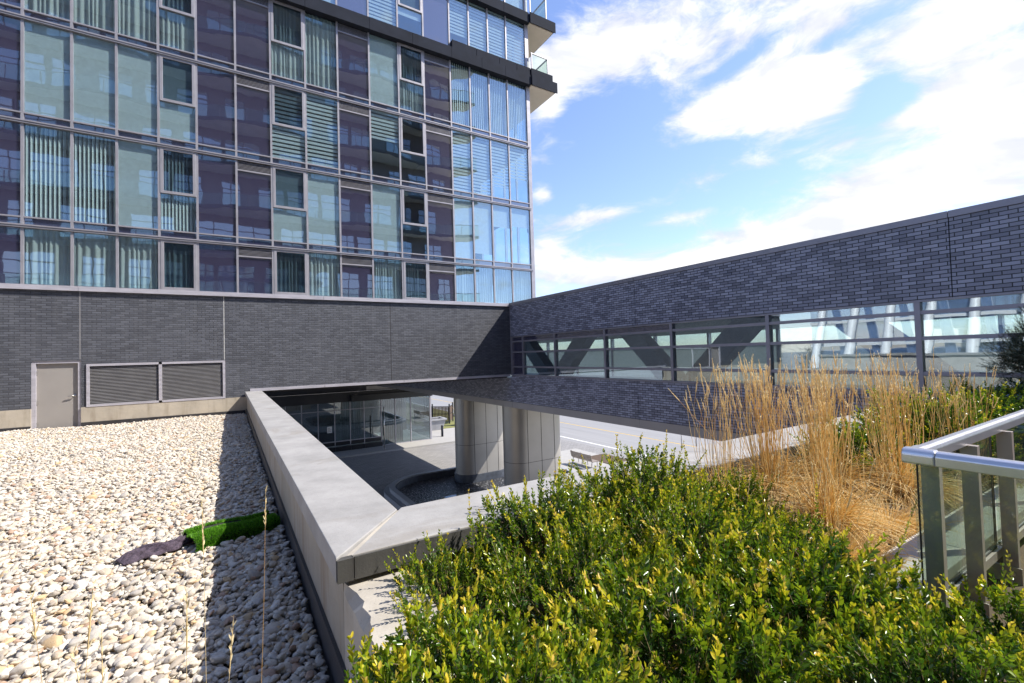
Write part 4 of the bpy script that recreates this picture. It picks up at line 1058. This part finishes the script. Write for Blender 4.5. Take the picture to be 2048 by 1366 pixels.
# ------------------------------------------------------------------ ornamental grasses
def grass_thing(label, loc, n, h, spread, lean, seed, blades=260, r=.0022, heads=True, group='dry ornamental grasses in the planter'):
    t = thing('ornamental_grass', label, 'grass tuft', loc, group); rg = np.random.default_rng(seed)
    s = np.linspace(0, 1, 8)
    a = rg.random(n)*6.283; q = np.sqrt(rg.random(n))*spread
    B0 = np.stack([np.cos(a)*q, np.sin(a)*q*.8, np.zeros(n)], 1)
    hh = h*rg.uniform(.72, 1.05, n)
    top = B0*1.7+np.array(lean)*h+np.stack([rg.normal(size=n)*.06, rg.normal(size=n)*.06, hh], 1)
    cv_ = rg.normal(size=(n, 3))*np.array([.08, .08, 0])
    odd = rg.random(n) < (.17 if n > 50 else .0); top[odd] += (rg.normal(size=(n, 3))*np.array([.22, .22, 0])-np.array([0, 0, .10]))[odd]*h
    P = B0[:, None]+(top-B0)[:, None]*s[None, :, None]+cv_[:, None]*(s*(1-s)*1.6)[None, :, None]
    v, f = tubes_np(P, r*(1.15-.6*s)[None]*np.ones((n, 1))); np_mesh('stalks', v, f, M['straw'], t, np.repeat(.1+rg.random(n)*.75, 8*3))
    if heads:
        d = nrm(P[:, -1]-P[:, -2]); ln = rg.uniform(.08, .17, n); ss = np.linspace(0, 1, 7)
        H = P[:, -1][:, None]+d[:, None]*(ln[:, None]*(ss-.25)[None])[..., None]
        pr = np.array([.3, .9, 1, .8, .6, .35, .08])
        v1, f1 = tubes_np(H, (.0042 if n > 14 else .0016)*pr[None]*rg.uniform(.7, 1.3, (n, 1)), 4)
        # loose spikelets along each head
        k = 16; u = rg.random((n, k)); base_ = (P[:, -1][:, None]+d[:, None]*(ln[:, None]*(u-.25))[..., None]).reshape(-1, 3)
        dd = nrm(np.repeat(d, k, 0)+rg.normal(size=(n*k, 3))*.28); sd = nrm(np.cross(dd, rg.normal(size=(n*k, 3))))
        v2, f2 = leaves_mesh(base_, dd, sd, sd*0, rg.uniform(.010, .022, n*k), np.full(n*k, .0035))
        np_mesh('seed_heads', np.concatenate([v1, v2]), np.concatenate([f1, f2+len(v1)]), M['straw'], t, np.concatenate([np.full(len(v1), .7), rg.uniform(.6, 1, len(v2))]))
    if blades:
        m = blades; a = rg.random(m)*6.283; ln = rg.uniform(.25, .62, m)*h; st = np.linspace(0, 1, 7)
        out = rg.uniform(.25, 1.0, m); dirh = np.stack([np.cos(a), np.sin(a), np.zeros(m)], 1)
        up = np.stack([np.zeros(m)]*2+[np.ones(m)], 1)
        b0 = dirh*(rg.random(m)*spread*1.2)[:, None]
        Pb = b0[:, None]+dirh[:, None]*((ln*out)[:, None]*st[None]**1.5)[..., None]+up[:, None]*(ln[:, None]*(st*(1.25-out[:, None]*.3)-st**2*(.25+.75*out[:, None])))[..., None]
        v, f = tubes_np(Pb, .0031*(1.1-.85*st)[None]*rg.uniform(.6, 1.4, (m, 1))); np_mesh('blades', v, f, M['straw'], t, np.repeat(rg.uniform(.25, 1, m), 7*3))
    return t
GR = [((3.32, 2.25, -1.24), 40, 1.0, .12, (.03, .02, 0), 'leftmost dry grass tuft with spread out leaning stalks', 160),
      ((3.92, 2.18, -1.28), 120, 1.06, .12, (-.01, .03, 0), 'dry grass tuft second from the left, dense upright stalks', 380),
      ((3.62, 1.62, -1.38), 90, 1.10, .10, (.0, .03, 0), 'dense golden dry grass tuft growing nearest the railing corner', 700),
      ((4.45, 2.0, -1.32), 130, 1.12, .14, (0, .03, 0), 'dense golden dry grass tuft in the middle of the row', 800),
      ((4.85, 1.62, -1.36), 120, 1.16, .14, (.03, .02, 0), 'tall golden dry grass tuft before the hedge', 800),
      ((3.25, 1.42, -1.42), 18, .66, .20, (.1, .0, 0), 'low collapsed tuft of dry straw beside the railing glass', 1500),
      ((2.98, 1.78, -1.42), 12, .60, .18, (.1, .0, 0), 'low tuft of dry straw between shrubs and upright grass', 1300),
      ((4.1, 1.45, -1.42), 14, .62, .22, (.1, .0, 0), 'low sprawling tuft of dry straw seen through the railing glass', 1300),
      ((6.0, 1.5, -1.40), 60, 1.05, .15, (.02, .02, 0), 'dry grass tuft farthest right, thin stalks over the hedge', 260)]
for loc, n, h, sp_, ln_, lab, bl_ in GR: grass_thing(lab, loc, n, h, sp_, ln_, int(loc[0]*100), bl_)
grass_thing('few thin dry grass stalks rising in front of the gravel', (-.14, 1.22, -1.76), 9, 1.30, .14, (.0, .10, 0), 5, 12, .0009, group='dry grasses by the gravel')
# dry brown plants at the pond end
t = thing('dry_shrub', 'low russet dry plant at the near end of pond', 'shrub', (10.6, 20.6, ZG+.08))
d_ = shrub_mesh(63, 2.2, 1.5, .5, 380, .08, .6, 0, .5, (.2, .4), 6)
np_mesh('foliage', d_[0], d_[1], M['dry_leaf'], t, d_[2])

# ------------------------------------------------------------------ terrace corner with glass railing
structure(box('terrace_floor', M['stone_white'], None, 2.95, 20, -12, .98, -2.2, -1.78))
ks = thing('stone_kerb', 'white stone kerb edging the planting bed beside the railing', 'kerb', (6, 1.1, -1.8))
x0 = 2.62
for x1 in (3.9, 5.2, 6.5, 8.0, 9.6):
    box('slab', M['stone_white'], ks, x0, x1-.006, .95, 1.24, -1.37, -1.30, bevel=.006); x0 = x1
box('face', M['stone_tan'], ks, 2.66, 9.6, .99, 1.2, -2.2, -1.372)
rl = thing('glass_railing', 'silver handrail corner over glass panels and flat bronze posts', 'railing', (2.76, .86, -1.4))
def rail_profile(c, zt, w=.072, h=.066): return [(c-w/2, zt-h), (c+w/2, zt-h), (c+w/2, zt-.022), (c+w/2-.01, zt-.006), (c+w/2-.024, zt), (c-w/2+.024, zt), (c-w/2+.01, zt-.006), (c-w/2, zt-.022)]
ZR = -.505
MB().prism([(y, z) for y, z in rail_profile(.86, ZR)], 0, 2.86, 9.0).build('top_rail', M['rail'], rl, bevel=.004)
MB().prism([(x, z) for x, z in rail_profile(2.775, ZR)], 1, -2.2, .775).build('top_rail', M['rail'], rl, bevel=.004)
MB().prism(rail_profile(.86, ZR+.003, .078, .072), 0, 2.775, 2.862).build('corner_cap', M['rail'], rl, bevel=.005)
MB().prism(rail_profile(2.775, ZR+.0032, .078, .0722), 1, .773, .899).build('corner_cap', M['rail'], rl, bevel=.012)
for a, b2 in ((-2.1, -.62), (-.6, .84)):
    gp = box('glass_panel', M['pane_rail'], rl, 2.742, 2.752, a, b2, -1.30, ZR-.06)
    box('dark_edge', M['black'], gp, 2.741, 2.753, b2, b2+.004, -1.30, ZR-.06)
for a, b2 in ((2.83, 4.06), (4.14, 5.6), (5.7, 7.2), (7.3, 8.9)):
    gp = box('glass_panel', M['pane_rail'], rl, a, b2, .872, .882, -1.28, ZR-.06)
    MB().box(b2, b2+.004, .871, .883, -1.28, ZR-.06).box(a, b2, .870, .884, -1.292, -1.28).build('dark_edge', M['black'], gp)
    box('bottom_rail', M['post'], rl, a, b2+.05, .855, .895, -1.345, -1.293)
for x in (2.84, 3.42, 4.10, 5.65, 7.25):
    po = MB().box(x, x+.045, .79, .858, -1.75, ZR-.065).build('post', M['post'], rl, bevel=.002)
    pp = MB().box(x-.012, x-.001, .775, .97, -1.56, -1.40).build('bracket_plate', M['post'], po, bevel=.002)
    for z in (-1.44, -1.52): MB().tube([(x-.013, .815, z), (x-.024, .815, z)], .013, 8).build('bolt', M['steel'], po)
for y in (-.1, -1.3): MB().box(2.79, 2.858, y, y+.045, -1.75, ZR-.065).build('post', M['post'], rl)
MB().tube([(3.0, .6, -1.62), (3.0, .6, -1.45)], .001, 4) if False else None

# ------------------------------------------------------------------ apartment block behind the camera (seen mirrored in the tower)
opp = thing('apartment_block', 'apartment block with curved white balconies mirrored in the tower glass', 'apartment block', (0, -18, ZG))
OY, OH = -15.6, 4.1
box('wall', M['opp_wall'], opp, -45, 24.0, OY-8, OY, ZG, 38)
k = 0
for z in np.arange(-2.0, 37, OH):
    xa, xb = -45, 25.9
    n = 70; fr = [(xa+(xb-xa)*i/n) for i in range(n+1)]
    pf = [(x, -13.3+.6*math.sin(x*.55)+.3*math.sin(x*.21+1)) for x in fr]
    poly = pf+[(25.6, -14.4), (24.0, OY+.01), (xa, OY+.01)]
    b_ = MB().prism(poly, 2, z-.26, z-.06).build('balcony', M['opp_white'], opp)
    ed = MB(); gg = MB(); rl_ = MB()
    for (p, q) in zip(pf[:-1], pf[1:]):
        for mb_, y_, za, zb_ in ((ed, .03, z-.28, z+.02), (gg, -.02, z+.05, z+1.15), (rl_, -.01, z+1.15, z+1.22)):
            mb_.add([(p[0], p[1]+y_, za), (q[0], q[1]+y_, za), (q[0], q[1]+y_, zb_), (p[0], p[1]+y_, zb_), (p[0], p[1]+y_-.04, za), (q[0], q[1]+y_-.04, za), (q[0], q[1]+y_-.04, zb_), (p[0], p[1]+y_-.04, zb_)],
                    [(0, 1, 2, 3), (7, 6, 5, 4), (3, 2, 6, 7), (0, 4, 5, 1)])
    for i in range(0, n, 2): rl_.box(pf[i][0]-.025, pf[i][0]+.025, pf[i][1]-.06, pf[i][1], z, z+1.05)
    ed.build('slab_edge', M['opp_dark'], b_); gg.build('glass_guard', M['pane_rail'], b_); rl_.build('guard_rail', M['opp_frame'], b_)
    x = -44.5; w_ = MB(); fm = MB(); rr = random.Random(int(z*10))
    while x < 23:
        wd = rr.choice([1.5, 2.2, 3.0]); x2 = min(x+wd, 23.7)
        w_.box(x, x2, OY, OY+.05, z+.1, z+3.1)
        for q in np.arange(x, x2+.01, (x2-x)/2): fm.box(q-.04, q+.04, OY, OY+.09, z+.05, z+3.15)
        fm.box(x, x2, OY, OY+.09, z+2.4, z+2.48)
        x = x2+rr.choice([.3, .9, 1.6])
    wb_ = w_.build('window_band', M['opp_glass'], opp); fm.build('window_frame', M['opp_frame'], wb_); k += 1
# things to the west, mirrored in the bridge windows
lr = thing('roof_parapet', 'pale low parapet on the far side of the gravel roof', 'parapet', (-11, 8, -1.8))
box('wall_body', M['stone_white'], lr, -11.3, -11.0, -8, 15, -1.9, -.75)
box('coping', M['coping'], lr, -11.4, -10.9, -8, 15, -.75, -.62)
pv = thing('ribbed_pavilion', 'white ribbed glass pavilion mirrored in the bridge windows', 'pavilion', (-34, 10, ZG))
for i in range(11):
    y = -6+i*3.1; s = np.linspace(0, 1, 10)
    pts = [(-30-5*q*q-1.2*math.sin(q*3), y, ZG+q*13.5) for q in s]
    MB().tube(pts, [.55-.2*q for q in s], 6).build('rib', M['white_metal'], pv, True)
MB().box(-37, -36, -8, 27, ZG, 4.5).build('glass_wall', M['opp_glass'], pv)
for z in (-5, -2.5, 0, 2.5): box('floor_band', M['white_metal'], pv, -36, -35.7, -8, 27, z-.15, z+.15)
tn = []
def bare_tree(x, y, h, seed, label):
    t = thing('bare_tree', label, 'tree', (x, y, ZG), 'bare trees mirrored in the bridge'); rg = np.random.default_rng(seed)
    MB().tube([(x, y, ZG), (x+.1, y, ZG+h*.35), (x-.1, y+.1, ZG+h*.8)], [.22, .16, .05], 8).build('trunk', M['bark'], t, True)
    n = 420; s = np.linspace(0, 1, 6); st = rg.uniform(.25, .85, n); d = nrm(rg.normal(size=(n, 3))*np.array([1, 1, .5])+np.array([0, 0, .5]))
    L = h*.38*(1.1-st*.8)*rg.uniform(.3, 1.1, n); b0 = np.stack([rg.normal(size=n)*.4*st*2, rg.normal(size=n)*.4*st*2, h*st], 1)
    P = b0[:, None]+d[:, None]*(L[:, None]*s[None])[..., None]+rg.normal(size=(n, 6, 3))*.12*s[None, :, None]
    v, f = tubes_np(P, .03*(1.1-s)[None]*np.ones((n, 1))); np_mesh('crown', v, f, M['far_leaf'], t, rg.random(len(v)))
for x, y, h, sd, lab in ((-42, 30, 9, 1, 'bare winter tree by the tower end, mirrored in the bridge'), (-46, 37, 10, 2, 'bare winter tree farthest off in the mirrored view'), (-38, 34, 8, 3, 'small bare winter tree mirrored beside pavilion')):
    bare_tree(x, y, h, sd, lab)
for o in bpy.data.objects:
    if o.name.startswith(('window', 'lobby_window')) and o.type == 'EMPTY':
        for k_ in ('label', 'category'):
            if k_ in o: del o[k_]
